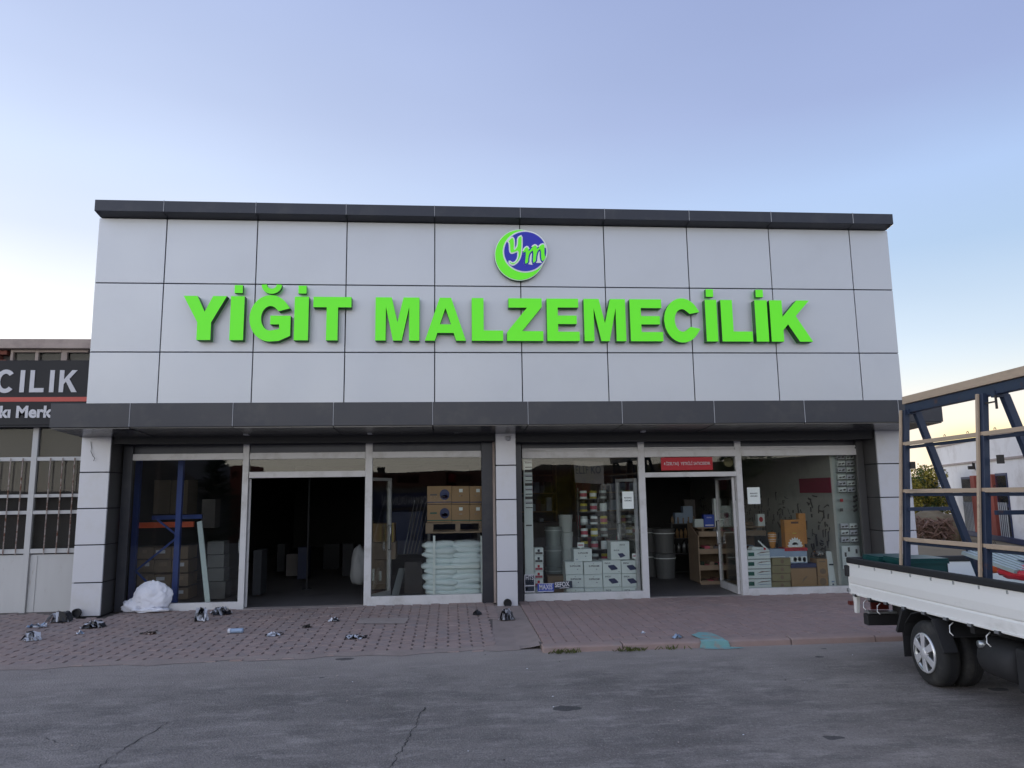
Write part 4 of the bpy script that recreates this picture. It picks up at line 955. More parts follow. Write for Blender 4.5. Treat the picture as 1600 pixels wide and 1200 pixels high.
A = Vector((.60, s1 - .06, 1.30)); t = MB(); t.bar(rk(.545, s2 - .12, 1.36), rk(.545, s2 * 2 - s1, 1.36), .045, .045); t.bar(rk(.66, s1 - .06, 1.12), rk(.66, s2 * 2 - s1, 1.12), .045, .045); t.build('long_tie', M['blue_steel'], rack, local=True)
t = MB(); t.bar(rk(.46, s2 - .12, 1.62), rk(.46, s2 * 2 - s1, 1.60), .035, .035); t.build('long_tie', M['blue_steel'], rack, local=True)
# load on the bed
def tpt(v, s_, z):     # truck local -> world
    h = Vector((math.sin(az), math.cos(az), 0)); n_ = Vector((h.y, -h.x, 0)); return G + n_ * v + h * s_ + Vector((0, 0, z))
def crate(v, s_, w, d, h, label):
    t = MB(); z0 = bz(s_) + .121
    t.box(-w / 2, w / 2, -d / 2, d / 2, 0, .02)
    for a in ((-w / 2, -w / 2 + .015, -d / 2, d / 2), (w / 2 - .015, w / 2, -d / 2, d / 2), (-w / 2, w / 2, -d / 2, -d / 2 + .015), (-w / 2, w / 2, d / 2 - .015, d / 2)): t.box(a[0], a[1], a[2] + (.0151 if a[1] - a[0] > .1 else 0) * 0, a[3], .021, h)
    t.box(-w / 2 - .012, w / 2 + .012, -d / 2 - .012, -d / 2 + .004, h - .03, h); t.box(-w / 2 - .012, w / 2 + .012, d / 2 - .004, d / 2 + .012, h - .03, h)
    t.box(-w / 2 - .012, -w / 2 - .001, -d / 2 + .005, d / 2 - .005, h - .03, h)
    t.box(-w / 2 - .008, w / 2 + .008, -d / 2 - .008, d / 2 + .008, h + .001, h + .02)
    o = t.build('plastic_crate', M['plastic_green'], None, local=True); o.location = tpt(v, s_, z0); o.rotation_euler.z = -az; tag(o, label, 'crate', 'green crates on the truck bed')
crate(.30, 1.10, .40, .34, .30, 'dark green plastic crate in the truck bed nearest the tailgate')
crate(.33, .66, .42, .40, .31, 'dark green plastic crate in the truck bed just left of the leaning rack leg')
t = MB()
for k in range(8):
    v = .40 + k * .055; A0, B0 = tl(1505, 866, .42), tl(1588, 896, .42); A0.z += .004 * k; 
    f = lambda dv_, dz_, Q: tpt(v + dv_, Q.y, Q.z + dz_)
    t.add([f(0, 0, A0), f(.012, .03, A0), f(.04, .03, A0), f(.052, 0, A0), f(0, 0, B0), f(.012, .03, B0), f(.04, .03, B0), f(.052, 0, B0)], [(0, 1, 5, 4), (1, 2, 6, 5), (2, 3, 7, 6), (0, 4, 7, 3), (0, 3, 2, 1), (4, 5, 6, 7)])
    if k < 7: t.add([f(.052, 0, A0), f(.056, 0, A0), f(.056, 0, B0), f(.052, 0, B0)], [(0, 1, 2, 3)])
t.build('ribbed_sheet_stack', M['sheet_metal'], None, 'stack of ribbed grey green metal profiles lying in the truck bed', 'metal profiles')
def crumple(c, r, seed, n=14, m_=9, sq=(1, 1, .6), amp=.25, freq=2.3, ridge=0):
    rnd = random.Random(seed); from mathutils import noise
    t = MB(); k = []
    for i in range(m_ + 1):
        th = math.pi * i / m_
        for j in range(n):
            ph = 2 * math.pi * j / n; d = Vector((math.sin(th) * math.cos(ph), math.sin(th) * math.sin(ph), math.cos(th)))
            q = 1 + amp * noise.noise(d * freq + Vector((seed, seed * .7, 0))) + amp * .5 * noise.noise(d * freq * 2.7 + Vector((seed, 0, 3)))
            if ridge: q += ridge * (.35 - abs(noise.noise(d * 3.1 + Vector((seed, 7, 1)))) - .6 * abs(noise.noise(d * 6.3 + Vector((2, seed, 4)))))
            t.v.append(tuple(Vector(c) + Vector((d.x * sq[0], d.y * sq[1], max(d.z * sq[2], -sq[2] * .55))) * r * q))
    for i in range(m_):
        for j in range(n): t.f.append((i * n + j, i * n + (j + 1) % n, (i + 1) * n + (j + 1) % n, (i + 1) * n + j)); t.mi.append(0)
    return t
rb_ = tl(1580, 886, .60); crumple(tpt(.62, rb_.y - .22, rb_.z - .04), .20, 3, 20, 14, (1, 1.5, .35)).build('red_bag', M['bag_red'], None, 'shiny red plastic bag lying on the metal profiles in the truck', 'bag', smooth=True)
rb_ = tl(1556, 872, .95); crumple(tpt(.95, rb_.y - .05, rb_.z - .07), .19, 9, 20, 14, (1, 1.4, .5)).build('orange_bag', M['bag_orange'], None, 'orange sack behind the red bag in the truck bed', 'bag', smooth=True)
t = MB(); rr_ = random.Random(4)
for k in range(4):
    P = [tpt(.30 + .09 * math.cos(a * 1.05 + k), -.18 + .09 * math.sin(a * 1.05 + k), .80 + .03 * k + .012 * math.sin(3 * a)) for a in range(7)]; t.tube(P, .007, 5)
t.build('tangled_strap', M['black'], None, 'tangled black strap heaped beside the ribbed metal profiles', 'strap')

# ------------------------------------------------------------------ white building, tree and brushwood at the right
wd = math.radians(21); WO = CAM + (Vector((ray(1467, 765).x, ray(1467, 765).y, 0)) / ray(1467, 765).y) * 30
WO.z = 0
wdir = Vector((-math.sin(wd), -math.cos(wd), 0)); wn = Vector((-wdir.y, wdir.x, 0)) * -1    # wall runs from the far corner towards the viewer's right
if wn.dot(CAM - WO) < 0: wn = -wn
def wpt(s_, o_, z): return WO + wdir * s_ + wn * o_ + Vector((0, 0, z))
def wbox(mbx, s0, s1, o0, o1, z0, z1): return mbx.hexa([wpt(s0, o0, z0), wpt(s1, o0, z0), wpt(s1, o1, z0), wpt(s0, o1, z0)], [wpt(s0, o0, z1), wpt(s1, o0, z1), wpt(s1, o1, z1), wpt(s0, o1, z1)])
def wpix(px, py, o_=0.0):
    d = ray(px, py); k = ((WO + wn * o_ - CAM).dot(wn)) / d.dot(wn); p = CAM + d * k - WO; return p.dot(wdir), p.z
wb = thing('white_building', WO, 'low white rendered building with red brick columns and barred windows behind the truck', 'building')
H0 = wpix(1470, 699)[1]
t = MB(); wbox(t, 0, 26, -9, 0, 0, H0); t.build('wall', M['wall_far'], wb)
zmo = wpix(1480, 727)[1]; t = MB(); wbox(t, -.02, 26, .002, .05, zmo - .03, zmo + .04); t.build('moulding', M['concrete'], wb)
t = MB(); wbox(t, -.05, 26.05, -9.05, .04, H0 + .002, H0 + .08); t.build('roof_edge', M['concrete'], wb)
def wwin(pa, pb, top, bot, mt='far_blue', pane='glass2'):
    s0 = wpix(pa, 780)[0]; s1 = wpix(pb, 780)[0]; z1 = wpix((pa + pb) / 2, top)[1]; z0 = max(.1, wpix((pa + pb) / 2, bot)[1])
    t = MB(); wbox(t, s0, s1, .003, .03, z0, z1); f = t.build('window', M[mt], wb)
    t = MB(); wbox(t, s0 + .06, s1 - .06, .032, .038, (z0 + z1) / 2 + .05, z1 - .08); wbox(t, s0 + .06, s1 - .06, .032, .038, z0 + .08, (z0 + z1) / 2 - .05); t.build('pane', M[pane], f)
    k = int((s1 - s0) / .16)
    for i in range(1, k):
        ss = s0 + (s1 - s0) * i / k
        t = MB(); t.tube([wpt(ss, .07, z0 + .02), wpt(ss, .07, (z0 + z1) / 2 + .1)], .018, 5); t.build('bar', M['white_paint'], f)
def wcol(pa, pb, top, bot):
    s0 = wpix(pa, 780)[0]; s1 = wpix(pb, 780)[0]; z1 = wpix((pa + pb) / 2, top)[1]; t = MB(); wbox(t, s0, s1, .002, .12, .05, z1); t.build('column', M['red_column'], wb)
wwin(1506, 1524, 745, 838); wcol(1524.5, 1531, 743, 838); wcol(1549, 1559, 741, 838); wwin(1532, 1548, 744, 838); wwin(1560, 1578, 739, 840)
t = MB(); s0, z_ = wpix(1523, 729); wbox(t, s0 - .03, s0 + .10, .06, .22, z_ - .1, z_ + .02); wbox(t, s0, s0 + .05, .0, .08, z_ - .1, z_ + .15); t.build('wall_lamp', M['iron'], wb)
t = MB(); s1 = wpix(1500, 840)[0]; wbox(t, s1, 26, .04, .16, .0, .16); t.build('plinth', M['far_blue'], wb)
# tree
def foliage(name, mt, parent, blobs, n, size, seed, flat=0):
    rnd = random.Random(seed); t = MB()
    for _ in range(n):
        c, r = rnd.choices(blobs, [b[1] ** 2 for b in blobs])[0]
        d = Vector((rnd.gauss(0, 1), rnd.gauss(0, 1), rnd.gauss(0, .85))).normalized() * r * rnd.uniform(.45, 1.08)
        p = Vector(c) + d; s_ = size * rnd.uniform(.5, 1.3)
        a = Vector((rnd.uniform(-1, 1), rnd.uniform(-1, 1), rnd.uniform(-1, 1))).normalized(); b = a.cross(Vector((rnd.uniform(-1, 1), rnd.uniform(-1, 1), rnd.uniform(-1, 1)))).normalized()
        t.add([p - a * s_, p - b * s_ * .5, p + a * s_, p + b * s_ * .5], [(0, 1, 2, 3)])
    return t.build(name, mt if isinstance(mt, list) else M[mt], parent, kind='stuff', fix=False)
TY = 27
tp = lambda px, py, y=TY: aty(px, py, y)
base = tp(1452, 848); base.z = 0
tree = thing('small_tree', base, 'small yellowing tree between the shop corner and the white building', 'tree')
t = MB(); t.tube([base, tp(1449, 830), tp(1446, 815), tp(1441, 800), tp(1434, 785)], [.10, .085, .07, .05, .02], 8); t.tube([tp(1446, 815), tp(1455, 800), tp(1462, 780)], [.06, .04, .015], 7); t.tube([tp(1449, 822), tp(1452, 805), tp(1450, 780)], [.05, .03, .015], 6)
t.build('trunk', M['bark'], tree)
bl = []; rnd = random.Random(12)
for k in range(26):
    q = tp(rnd.uniform(1418, 1478), rnd.uniform(742, 800), TY + rnd.uniform(-.9, .9)); bl.append((q, rnd.uniform(.25, .48)))
foliage('crown', 'leaf_yellow', tree, bl[:15], 5200, .055, 5); foliage('crown', 'leaf_green', tree, bl[12:], 3600, .055, 6)
# brushwood heap
t = MB(); rnd = random.Random(8)
for k in range(520):
    px, py = rnd.uniform(1432, 1487), rnd.uniform(813, 848); c = aty(px, py, 24 + rnd.uniform(-.8, .8)); hgt = c.z
    if c.z < 0: c.z = .02
    d = Vector((rnd.uniform(-1, 1), rnd.uniform(-1, 1), rnd.uniform(-.6, .6))).normalized() * rnd.uniform(.1, .32); t.bar(c - d, c + d, rnd.uniform(.012, .045))
hp = t.build('brushwood_heap', M['dry_twig'], None, 'heap of dry cut branches and firewood below the small tree', 'brushwood', fix=False); hp['kind'] = 'stuff'
c = aty(1460, 835, 24); t = crumple(Vector((c.x, 24.2, .25)), .9, 21, 24, 14, (1.3, .7, .75), .35); hm = t.build('soil_heap', M['dry_ground'], None, kind='structure', smooth=True)
t = MB(); t.box(aty(1405, 800, 33).x, aty(1500, 800, 33).x, 33, 33.2, 0, 2.0); t.build('yard_wall', M['far_grey'], None, 'grey yard wall behind the small yellowing tree', 'wall')
# distant low hills all round
t = MB(); n_ = 96
for i in range(n_):
    a = 2 * math.pi * i / n_; hgt = 6 + 5 * math.sin(a * 3 + 1) + 3 * math.sin(a * 7)
    if 60 < i < 90: pass
    t.v += [(380 * math.sin(a), 380 * math.cos(a), -4), (380 * math.sin(a), 380 * math.cos(a), max(2, hgt) if math.cos(a) > 0 else (max(7, 19 + 3 * math.sin(a * 6)) if math.sin(a) > .12 else 6 + 1.5 * math.sin(a * 5)))]
for i in range(n_): j = (i + 1) % n_; t.f.append((2 * i, 2 * j, 2 * j + 1, 2 * i + 1)); t.mi.append(0)
t.build('hills', M['hill'], None, kind='structure', fix=False)

# ------------------------------------------------------------------ goods: helpers
def pbox(x0, x1, y0, y1, z0, z1, name, mt, label, cat, group=None, prints=(), bevel=.004, rz=0):
    """a box standing in the shop as a thing; prints are (u0, u1, v0, v1, material) rectangles or (text, u, v, height, width, material) on its front"""
    if x0 > x1: x0, x1 = x1, x0
    c = Vector(((x0 + x1) / 2, (y0 + y1) / 2, z0)); w, d, h = x1 - x0, y1 - y0, z1 - z0
    t = MB(); t.box(-w / 2, w / 2, -d / 2, d / 2, 0, h)
    e = link(name, None, None, c); e.empty_display_size = .05; e.rotation_euler.z = rz; tag(e, label, cat, group)
    body = t.build('body', M[mt], e, local=True, bevel=bevel)
    for p in prints:
        if isinstance(p[0], str):
            tx, u, v, hh, ww, mm = p; me = text_mesh(tx, hh, hh * .02, .002, [M[mm]]); xs = [q.co.x for q in me.vertices]
            o = link('lettering', me, e); o.location = (-w / 2 + u * w, -d / 2 - .003, v * h); k = ww / (max(xs) - min(xs)); o.scale = (k, 1, 1)
        elif len(p) == 5:
            u0, u1, v0, v1, mm = p; t = MB(); t.box(-w / 2 + u0 * w, -w / 2 + u1 * w, -d / 2 - .003, -d / 2 - .001, v0 * h, v1 * h); t.build('print', M[mm], e, local=True)
        else:
            _, poly, mm = p; t = MB(); t.prism_y([(-w / 2 + a * w, b * h) for a, b in poly], -d / 2 - .003, -d / 2 - .001); t.build('print', M[mm], e, local=True)
    return e
def pxbox(p0, p1, top, bot, y, d, *a, **k):
    pm = (p0 + p1) / 2; return pbox(X(p0, (top + bot) / 2, y), X(p1, (top + bot) / 2, y), y, y + d, Zz(pm, bot, y), Zz(pm, top, y), *a, **k)
GF = .09
# ---- right shop, left pane: white cartons
yc = 12.14
rowsL = [(939, 918.5), (918, 897.5), (897, 877.5)]
ordn = ['bottom row', 'second row up', 'third row up']
xl = [(885.5, 913), (914, 942.5)]
for r, (b_, t_) in enumerate(rowsL):
    for c in range(2):
        pxbox(xl[c][0] - r * .9, xl[c][1] - r * .9, t_, b_, yc + .006 * r, .34, 'carton', 'carton_white', 'lettered white carton, %s, %s column of the left pair' % (ordn[r], ['left', 'right'][c]), 'carton', 'white cartons stacked behind the right shop window',
              [('SUPRAOM', .55, .58, .026, .17, 'ink'), (.50, .54, .80, .84, 'ink'), (.66, .72, .36, .41, 'ink_navy'), (0, 1, .955, .965, 'litter_blue')], rz=random.uniform(-.02, .02))
pxbox(896.5, 925, 857.5, 877, yc + .02, .30, 'carton', 'carton_white', 'lettered white carton standing alone on top of the left columns', 'carton', 'white cartons stacked behind the right shop window', [('SUPRAOM', .5, .60, .026, .16, 'ink'), (.62, .68, .38, .43, 'ink_navy'), (.1, .22, .14, .19, 'litter_blue')])
dia = (None, [(.30, .62), (.62, .66), (.82, .38), (.80, .30), (.48, .24), (.30, .52)], 'ink_navy')
for r, (b_, t_) in enumerate([(939, 917.5), (917, 896.5), (896, 875.5)]):
    for c in range(2):
        q0, q1 = [(943.5, 972), (972.8, 1001.3)][c]
        pxbox(q0 - r * .9, q1 - r * .9, t_, b_, yc + .006 * r, .34, 'carton', 'carton_white', 'white carton with a dark device print, %s, %s column of the right pair' % (ordn[r], ['left', 'right'][c]), 'carton', 'white cartons stacked behind the right shop window',
              [('INCA', .26, .74, .024, .09, 'ink'), dia, (.86, .92, .10, .14, 'ink_navy')])
pxbox(954.5, 983.5, 846, 874.5, yc + .02, .30, 'carton', 'carton_white', 'taller white carton standing on top of the right columns', 'carton', 'white cartons stacked behind the right shop window',
      [('INCA', .30, .48, .022, .09, 'ink'), ('INCA', .62, .78, .02, .09, 'ink'), (None, [(.36, .34), (.62, .36), (.78, .20), (.50, .10)], 'ink_navy')])
for px, py, w, lb in ((907.5, 852, 6, 'small white shelf label above the lone left carton'), (993, 869, 6, 'small white shelf label on the right white cartons')):
    x_ = X(px, py, 12.1); z_ = Zz(px, py, 12.1); t = MB(); t.box(x_ - .055, x_ + .055, 12.1, 12.104, z_ - .035, z_ + .045); t.prism_y([(x_ - .03, z_ - .0351), (x_ + .02, z_ - .0351), (x_ - .005, z_ - .06)], 12.1, 12.104)
    e = t.build('shelf_label', M['paper'], None, lb, 'label'); t = MB(); t.box(x_ - .04, x_ + .04, 12.096, 12.099, z_ - .005, z_ + .012); t.build('print', M['pink_print'], e)
# glass stickers
def sticker(px0, px1, top, bot, mt, name, label, cat, tilt=0):
    y = YS - .0065; x0, x1 = X(px0, (top + bot) / 2, y), X(px1, (top + bot) / 2, y); pm = (px0 + px1) / 2; z0, z1 = Zz(pm, bot, y), Zz(pm, top, y)
    e = link(name, None, None, Vector(((x0 + x1) / 2, y, z0))); tag(e, label, cat); ORG[e.name] = Vector(e.location); e.rotation_euler.y = -tilt
    t = MB(); t.box(-(x1 - x0) / 2, (x1 - x0) / 2, -.0008, .0008, 0, z1 - z0); t.build('sheet', M[mt], e, local=True); return e, x1 - x0, z1 - z0
def srect(e, w, h, u0, u1, v0, v1, mt): t = MB(); t.box(-w / 2 + u0 * w, -w / 2 + u1 * w, -.0022, -.0012, v0 * h, v1 * h); t.build('print', M[mt], e, local=True)
def stext(e, w, h, s_, u, v, hh, ww, mt, bold=.022):
    me = text_mesh(s_, hh, hh * bold, .001, [M[mt]]); xs = [q.co.x for q in me.vertices]; o = link('lettering', me, e); o.location = (-w / 2 + u * w, -.003, v * h); o.scale = (ww / (max(xs) - min(xs)), 1, 1)
e, w, h = sticker(819.5, 835.5, 897.5, 925.5, 'letter_white', 'window_sticker', 'tall black and white HTS sticker low at the left edge of the right shop window', 'sticker')
srect(e, w, h, .06, .94, .40, .95, 'ink'); srect(e, w, h, .06, .94, .06, .34, 'ink'); stext(e, w, h, 'HTS', .5, .70, .07, .125, 'letter_white', .028); srect(e, w, h, .14, .30, .14, .28, 'letter_white')
for k in range(4): srect(e, w, h, .18 + k * .18, .28 + k * .18, .59, .64, 'letter_white')
srect(e, w, h, .12, .88, .47, .50, 'litter_blue')
e, w, h = sticker(840, 865.5, 911.5, 925, 'ink_blue', 'window_sticker', 'blue sticker with pale lettering low in the right shop window', 'sticker')
srect(e, w, h, .02, .98, .94, .99, 'letter_white'); srect(e, w, h, .02, .98, .04, .12, 'letter_white'); stext(e, w, h, 'MAXIS', .5, .30, .078, .21, 'letter_white', .028)
e, w, h = sticker(866, 894.5, 908.5, 919.5, 'ink', 'window_sticker', 'dark SEFOX sticker beside the blue one in the right shop window', 'sticker', R(3))
stext(e, w, h, 'SEFOX', .44, .28, .075, .235, 'letter_white', .028); srect(e, w, h, .3, .82, .06, .13, 'letter_white')
def notice(px0, px1, top, bot, label):
    e, w, h = sticker(px0, px1, top, bot, 'paper', 'paper_notice', label, 'notice')
    stext(e, w, h, 'MASKESİZ', .5, .60, .020, .125, 'ink'); stext(e, w, h, 'GİRİLMEZ', .5, .44, .020, .125, 'ink')
notice(972.5, 990, 768, 795, 'white paper notice with two printed lines taped inside left of the shop door')
notice(1168, 1187.5, 761.5, 787.5, 'white paper notice with two printed lines taped right of the shop door')
e, w, h = sticker(1033, 1113.5, 714.5, 734.5, 'ink_red', 'door_banner', 'red banner with small pale lettering in the transom over the right door', 'banner')
stext(e, w, h, '4 İZELTAŞ  YETKİLİ SATICISIDIR', .5, .40, .05, w * .90, 'letter_white', .015)
# round wall ornament seen through the transom, hand-lettered grey card
t = MB(); p = aty(1138, 722, 12.3); t.lathe([(0, 0), (.075, 0), (.085, .01), (.085, .02), (0, .02)], p, 'Y', 24); t.build('round_plate', M['carton_olive'], None, 'round dull plate hanging inside above the right shop door', 'plate')
t = MB(); q = [aty(a, b, 12.12) for a, b in ((896, 720), (943, 722), (944, 757), (899, 754))]; t.add([v for v in q] + [v + Vector((0, .006, 0)) for v in q], [(0, 1, 2, 3), (7, 6, 5, 4), (0, 4, 5, 1), (1, 5, 6, 2), (2, 6, 7, 3), (3, 7, 4, 0)])
card = t.build('hanging_card', M['far_grey'], None, 'grey card with large dark hand lettering hanging high in the right shop window', 'card')
put_text('ELİF KO', X(919, 735, 12.11), 12.112, Zz(919, 740, 12.11), .13, M['ink'], card, 'lettering', .0, .002, width=.42)
# ---- display board with blister packs at the left edge of that pane
def peg_board(px0, px1, top, bot, y, label):
    x0, x1 = X(px0, 800, y), X(px1, 800, y); t = MB(); t.box(x0, x1, y, y + .02, Zz((px0 + px1) / 2, bot, y), Zz((px0 + px1) / 2, top, y)); return t.build('display_board', M['paper'], None, label, 'display board')
pb = peg_board(819, 832.5, 712, 938, 12.10, 'tall narrow white display board hung with small packs at the left edge of the window')
random.seed(21)
for k in range(11):
    z_ = Zz(826, 722 + k * 7.0, 12.09); x0 = X(820, 760, 12.08); t = MB(); t.box(x0 + .006, x0 + .125, 12.075, 12.099, z_ - .02, z_ + .022); t.build('pack', M[['litter_white', 'paper', 'far_grey'][k % 3]], pb)
    t = MB(); t.box(x0 + .012, x0 + .12, 12.069, 12.0745, z_ - .018, z_ - .005); t.build('pack_item', M['ink' if k % 2 else 'tool'], pb)
t = MB(); t.box(X(822, 820, 12.08), X(831, 820, 12.08), 12.09, 12.099, Zz(826, 822, 12.08), Zz(826, 820, 12.08)); t.build('pack_item', M['tool'], pb)
nst = 0
for k in range(5):
    py = 856 + k * 12.2; pxbox(835 , 849 + .0, py, py + 11.6, 12.12, .16, 'product_pack', 'carton_white', 'white pack with a %s print, %s from the top of the narrow stack' % (['grey', 'dark', 'pink', 'pink and grey', 'rosy'][k], ['first', 'second', 'third', 'fourth', 'fifth'][k]), 'pack', 'narrow stack of white packs', [(.1, .9, .12, .42, ['far_grey', 'tool', 'pink_print', 'pink_print', 'pink_print'][k]), (.35, .6, .45, .8, ['ink', 'ink', 'ink_red', 'ink_red', 'ink_red'][k])])
pxbox(835, 850, 917.5, 939, 12.13, .16, 'product_pack', 'carton_white', 'plain white box under the narrow stack of packs behind the blue sticker', 'pack')
pxbox(856, 890, 900, 936, 12.45, .3, 'carton', 'cardboard_dim', 'brown open carton behind the blue and dark window stickers', 'carton')
# ---- rack of cans
rk0 = thing('can_rack', (X(928, 870, 12.75), 12.75, GF), 'narrow black rack with rows of small labelled cans behind the white cartons', 'rack')
xa, xb = X(908, 850, 12.7), X(950, 850, 12.7); shelf_px = [779, 799, 819, 838, 858, 878]
for x_ in (xa, xb):
    t = MB(); t.box(x_ - .012, x_ + .012, 12.9, 12.93, GF, Zz(928, 762, 12.8)); t.build('upright', M['tool'], rk0)
cm = ['paper', 'carton_white', 'sheet_metal', 'yellow_print', 'carton_white', 'litter_white']
can_me = {}
def can_mesh(mt, r, h):
    t = MB(); t.lathe([(0, 0), (r, 0), (r, h * .97), (r * .93, h * .97), (r * .93, h), (0, h)], (0, 0, 0), 'Z', 14); return t.mesh('can', [M[mt]])
oc = ['left', 'middle', 'right']; orow = ['top', 'second', 'third', 'fourth', 'fifth', 'lowest']
for r, py in enumerate(shelf_px):
    z_ = Zz(928, py, 12.75); t = MB(); t.box(xa, xb, 12.66, 12.9, z_ - .012, z_); t.build('shelf', M['tool'], rk0)
    for c in range(3):
        e = link('paint_can', None, None, Vector((xa + .07 + c * (xb - xa - .12) / 2, 12.75, z_ + .001))); w = .062; hh = .135
        tag(e, 'small %s can, %s on the %s shelf of the black can rack' % (['pale', 'yellow labelled', 'grey green'][(r + c) % 3], oc[c], orow[r]), 'can', 'cans on the black rack')
        link('can_body', can_mesh(['carton_white', 'yellow_print', 'sheet_metal'][(r + c) % 3], w, hh), e)
        t = MB(); t.lathe([(w + .001, hh * .25), (w + .001, hh * .7)], (0, 0, 0), 'Z', 14); t.build('can_label', M[['pink_print', 'paper', 'far_grey'][(r * 2 + c) % 3]], e, local=True, fix=False)
# buckets deeper in
def bucket(x, y, z, r, h, mt, label, grp):
    e = link('bucket', None, None, Vector((x, y, z))); tag(e, label, 'bucket', grp)
    t = MB(); t.lathe([(0, 0), (r * .88, 0), (r, h * .94), (r * 1.04, h * .94), (r * 1.04, h), (0, h + .002)], (0, 0, 0), 'Z', 22); t.build('body', M[mt], e, local=True, smooth=False)
    t = MB(); t.lathe([(r * 1.045, h * .80), (r * 1.045, h * .84)], (0, 0, 0), 'Z', 22); t.build('rim', M['paper'], e, local=True, fix=False)
bx = X(866, 900, 13.6)
for k in range(3): bucket(bx, 13.6, GF + .36 * k, .155, .355, 'sheet_metal', 'grey bucket, %s in the stack left of the can rack' % ['lowest', 'middle', 'topmost'][k], 'grey buckets left of the can rack')
bx = X(885, 870, 13.9)
for k in range(4): bucket(bx, 13.9, GF + .32 * k, .13, .315, 'carton_white', 'pale bucket, %s in the tall stack beside the can rack' % ['lowest', 'second', 'third', 'topmost'][k], 'pale buckets beside the can rack')
# ---- through the right door
yb = 14.6
for c in range(2):
    for r in range(2):
        for_x = X([1040, 1019][c], 900, [14.6, 15.0][c]); bucket(for_x, [14.6, 15.0][c], GF + r * .48, .21, .47, 'dimmed_grey', 'large white bucket, %s of the %s pile inside the right door' % (['lower', 'upper'][r], ['nearer', 'farther'][c]), 'white buckets inside the right door')
sh = thing('wooden_shelf_unit', (X(1120, 917, 13.5), 13.5, GF), 'low shelf unit with pale wooden shelf fronts just inside the right door', 'shelf unit')
xs0, xs1 = X(1094, 880, 13.4), X(1200, 880, 13.4); tops = [830.5, 857.5, 883, 908]
for k, py in enumerate(tops):
    z1_ = Zz(1110, py, 13.4); z0_ = Zz(1110, py + 8, 13.4); t = MB(); t.box(xs0, xs1, 13.4, 13.425, z0_, z1_); t.build('shelf_front', M['wood'], sh, bevel=.002)
    t = MB(); t.box(xs0, xs1, 13.426, 13.95, z0_, z0_ + .015); t.build('shelf', M['wood'], sh)
t = MB(); t.prism_x([(13.40, GF + .03), (13.40, Zz(1094, 838, 13.4)), (13.97, Zz(1094, 815, 13.6)), (13.97, GF + .03)], xs0 - .02, xs0 - .001); t.build('side_board', M['wood'], sh)
t = MB(); t.box(xs0, xs1, 13.955, 13.97, GF + .03, Zz(1094, 818, 13.6)); t.build('back_board', M['cardboard_dim'], sh)
t = MB(); z_ = Zz(1110, 824, 13.4); t.box(xs0, xs1, 13.45, 13.95, z_ - .02, z_); t.build('shelf', M['wood'], sh)
for k, x_ in enumerate((xs0 + .05, xs1 - .05)): t = MB(); t.lathe([(0, -.012), (.028, -.012), (.028, .012), (0, .012)], (x_, 13.44, GF + .028), 'X', 12); t.build('castor', M['steel'], sh)
random.seed(31)
gi = 0
colr = ['tool', 'pink_print', 'far_grey', 'roof_tile', 'leaf_dark', 'cardboard_dim', 'litter_blue']
for k, py in enumerate(tops[:4]):
    z0_ = Zz(1110, py + 8, 13.4) + .016; x_ = xs0 + .03; t = MB()
    while x_ < xs1 - .1:
        w = random.uniform(.05, .1); h_ = random.uniform(.07, .13); t.box(x_, x_ + w, 13.46 + random.uniform(0, .05), 13.7, z0_, z0_ + h_, mi=random.randrange(7)); x_ += w + .008
    t.build('small_goods', [M[c] for c in colr], None, 'jumbled small goods on the %s board of the wooden shelf unit' % ['upper', 'second', 'third', 'lowest'][k], 'goods', kind='stuff')
zt_ = Zz(1110, 824, 13.4) + .001
for px0, px1, top, mt, lb, pr_ in ((1100, 1116, 804, 'ink_blue', 'blue box with pale lettering on top of the wooden shelf unit', [('Bosch', .5, .72, .02, .09, 'letter_white'), (.1, .9, .1, .2, 'letter_white')]), (1085, 1099, 811, 'sheet_metal', 'grey green box left of the blue box on the shelf unit', []),
        (1128, 1142, 790, 'carton_white', 'tall white box with a dark oval on the wooden shelf unit', [(None, circ(.5, .55, .3, .14, 12), 'ink')]), (1117, 1127, 779, 'paper', 'white rolled tube pack beside the blue box on the shelf unit', []), (1144, 1152, 782, 'paper', 'slim white box right of the tall boxed pack on the shelf unit', []),
        (1184, 1195, 803, 'carton_white', 'white box with a red emblem on the shelf unit seen through the right pane', [(None, circ(.45, .55, .28, .22, 12), 'ink_red')])):
    pbox(X(px0, 810, 13.5), X(px1, 810, 13.5), 13.5, 13.62, zt_, Zz((px0 + px1) / 2, top, 13.5), 'goods_box', mt, lb, 'box', 'boxes on top of the wooden shelf unit', pr_ if lb[0] != 'b' else [('PROFIX', .5, .72, .02, .09, 'letter_white'), (.1, .9, .1, .2, 'letter_white')])
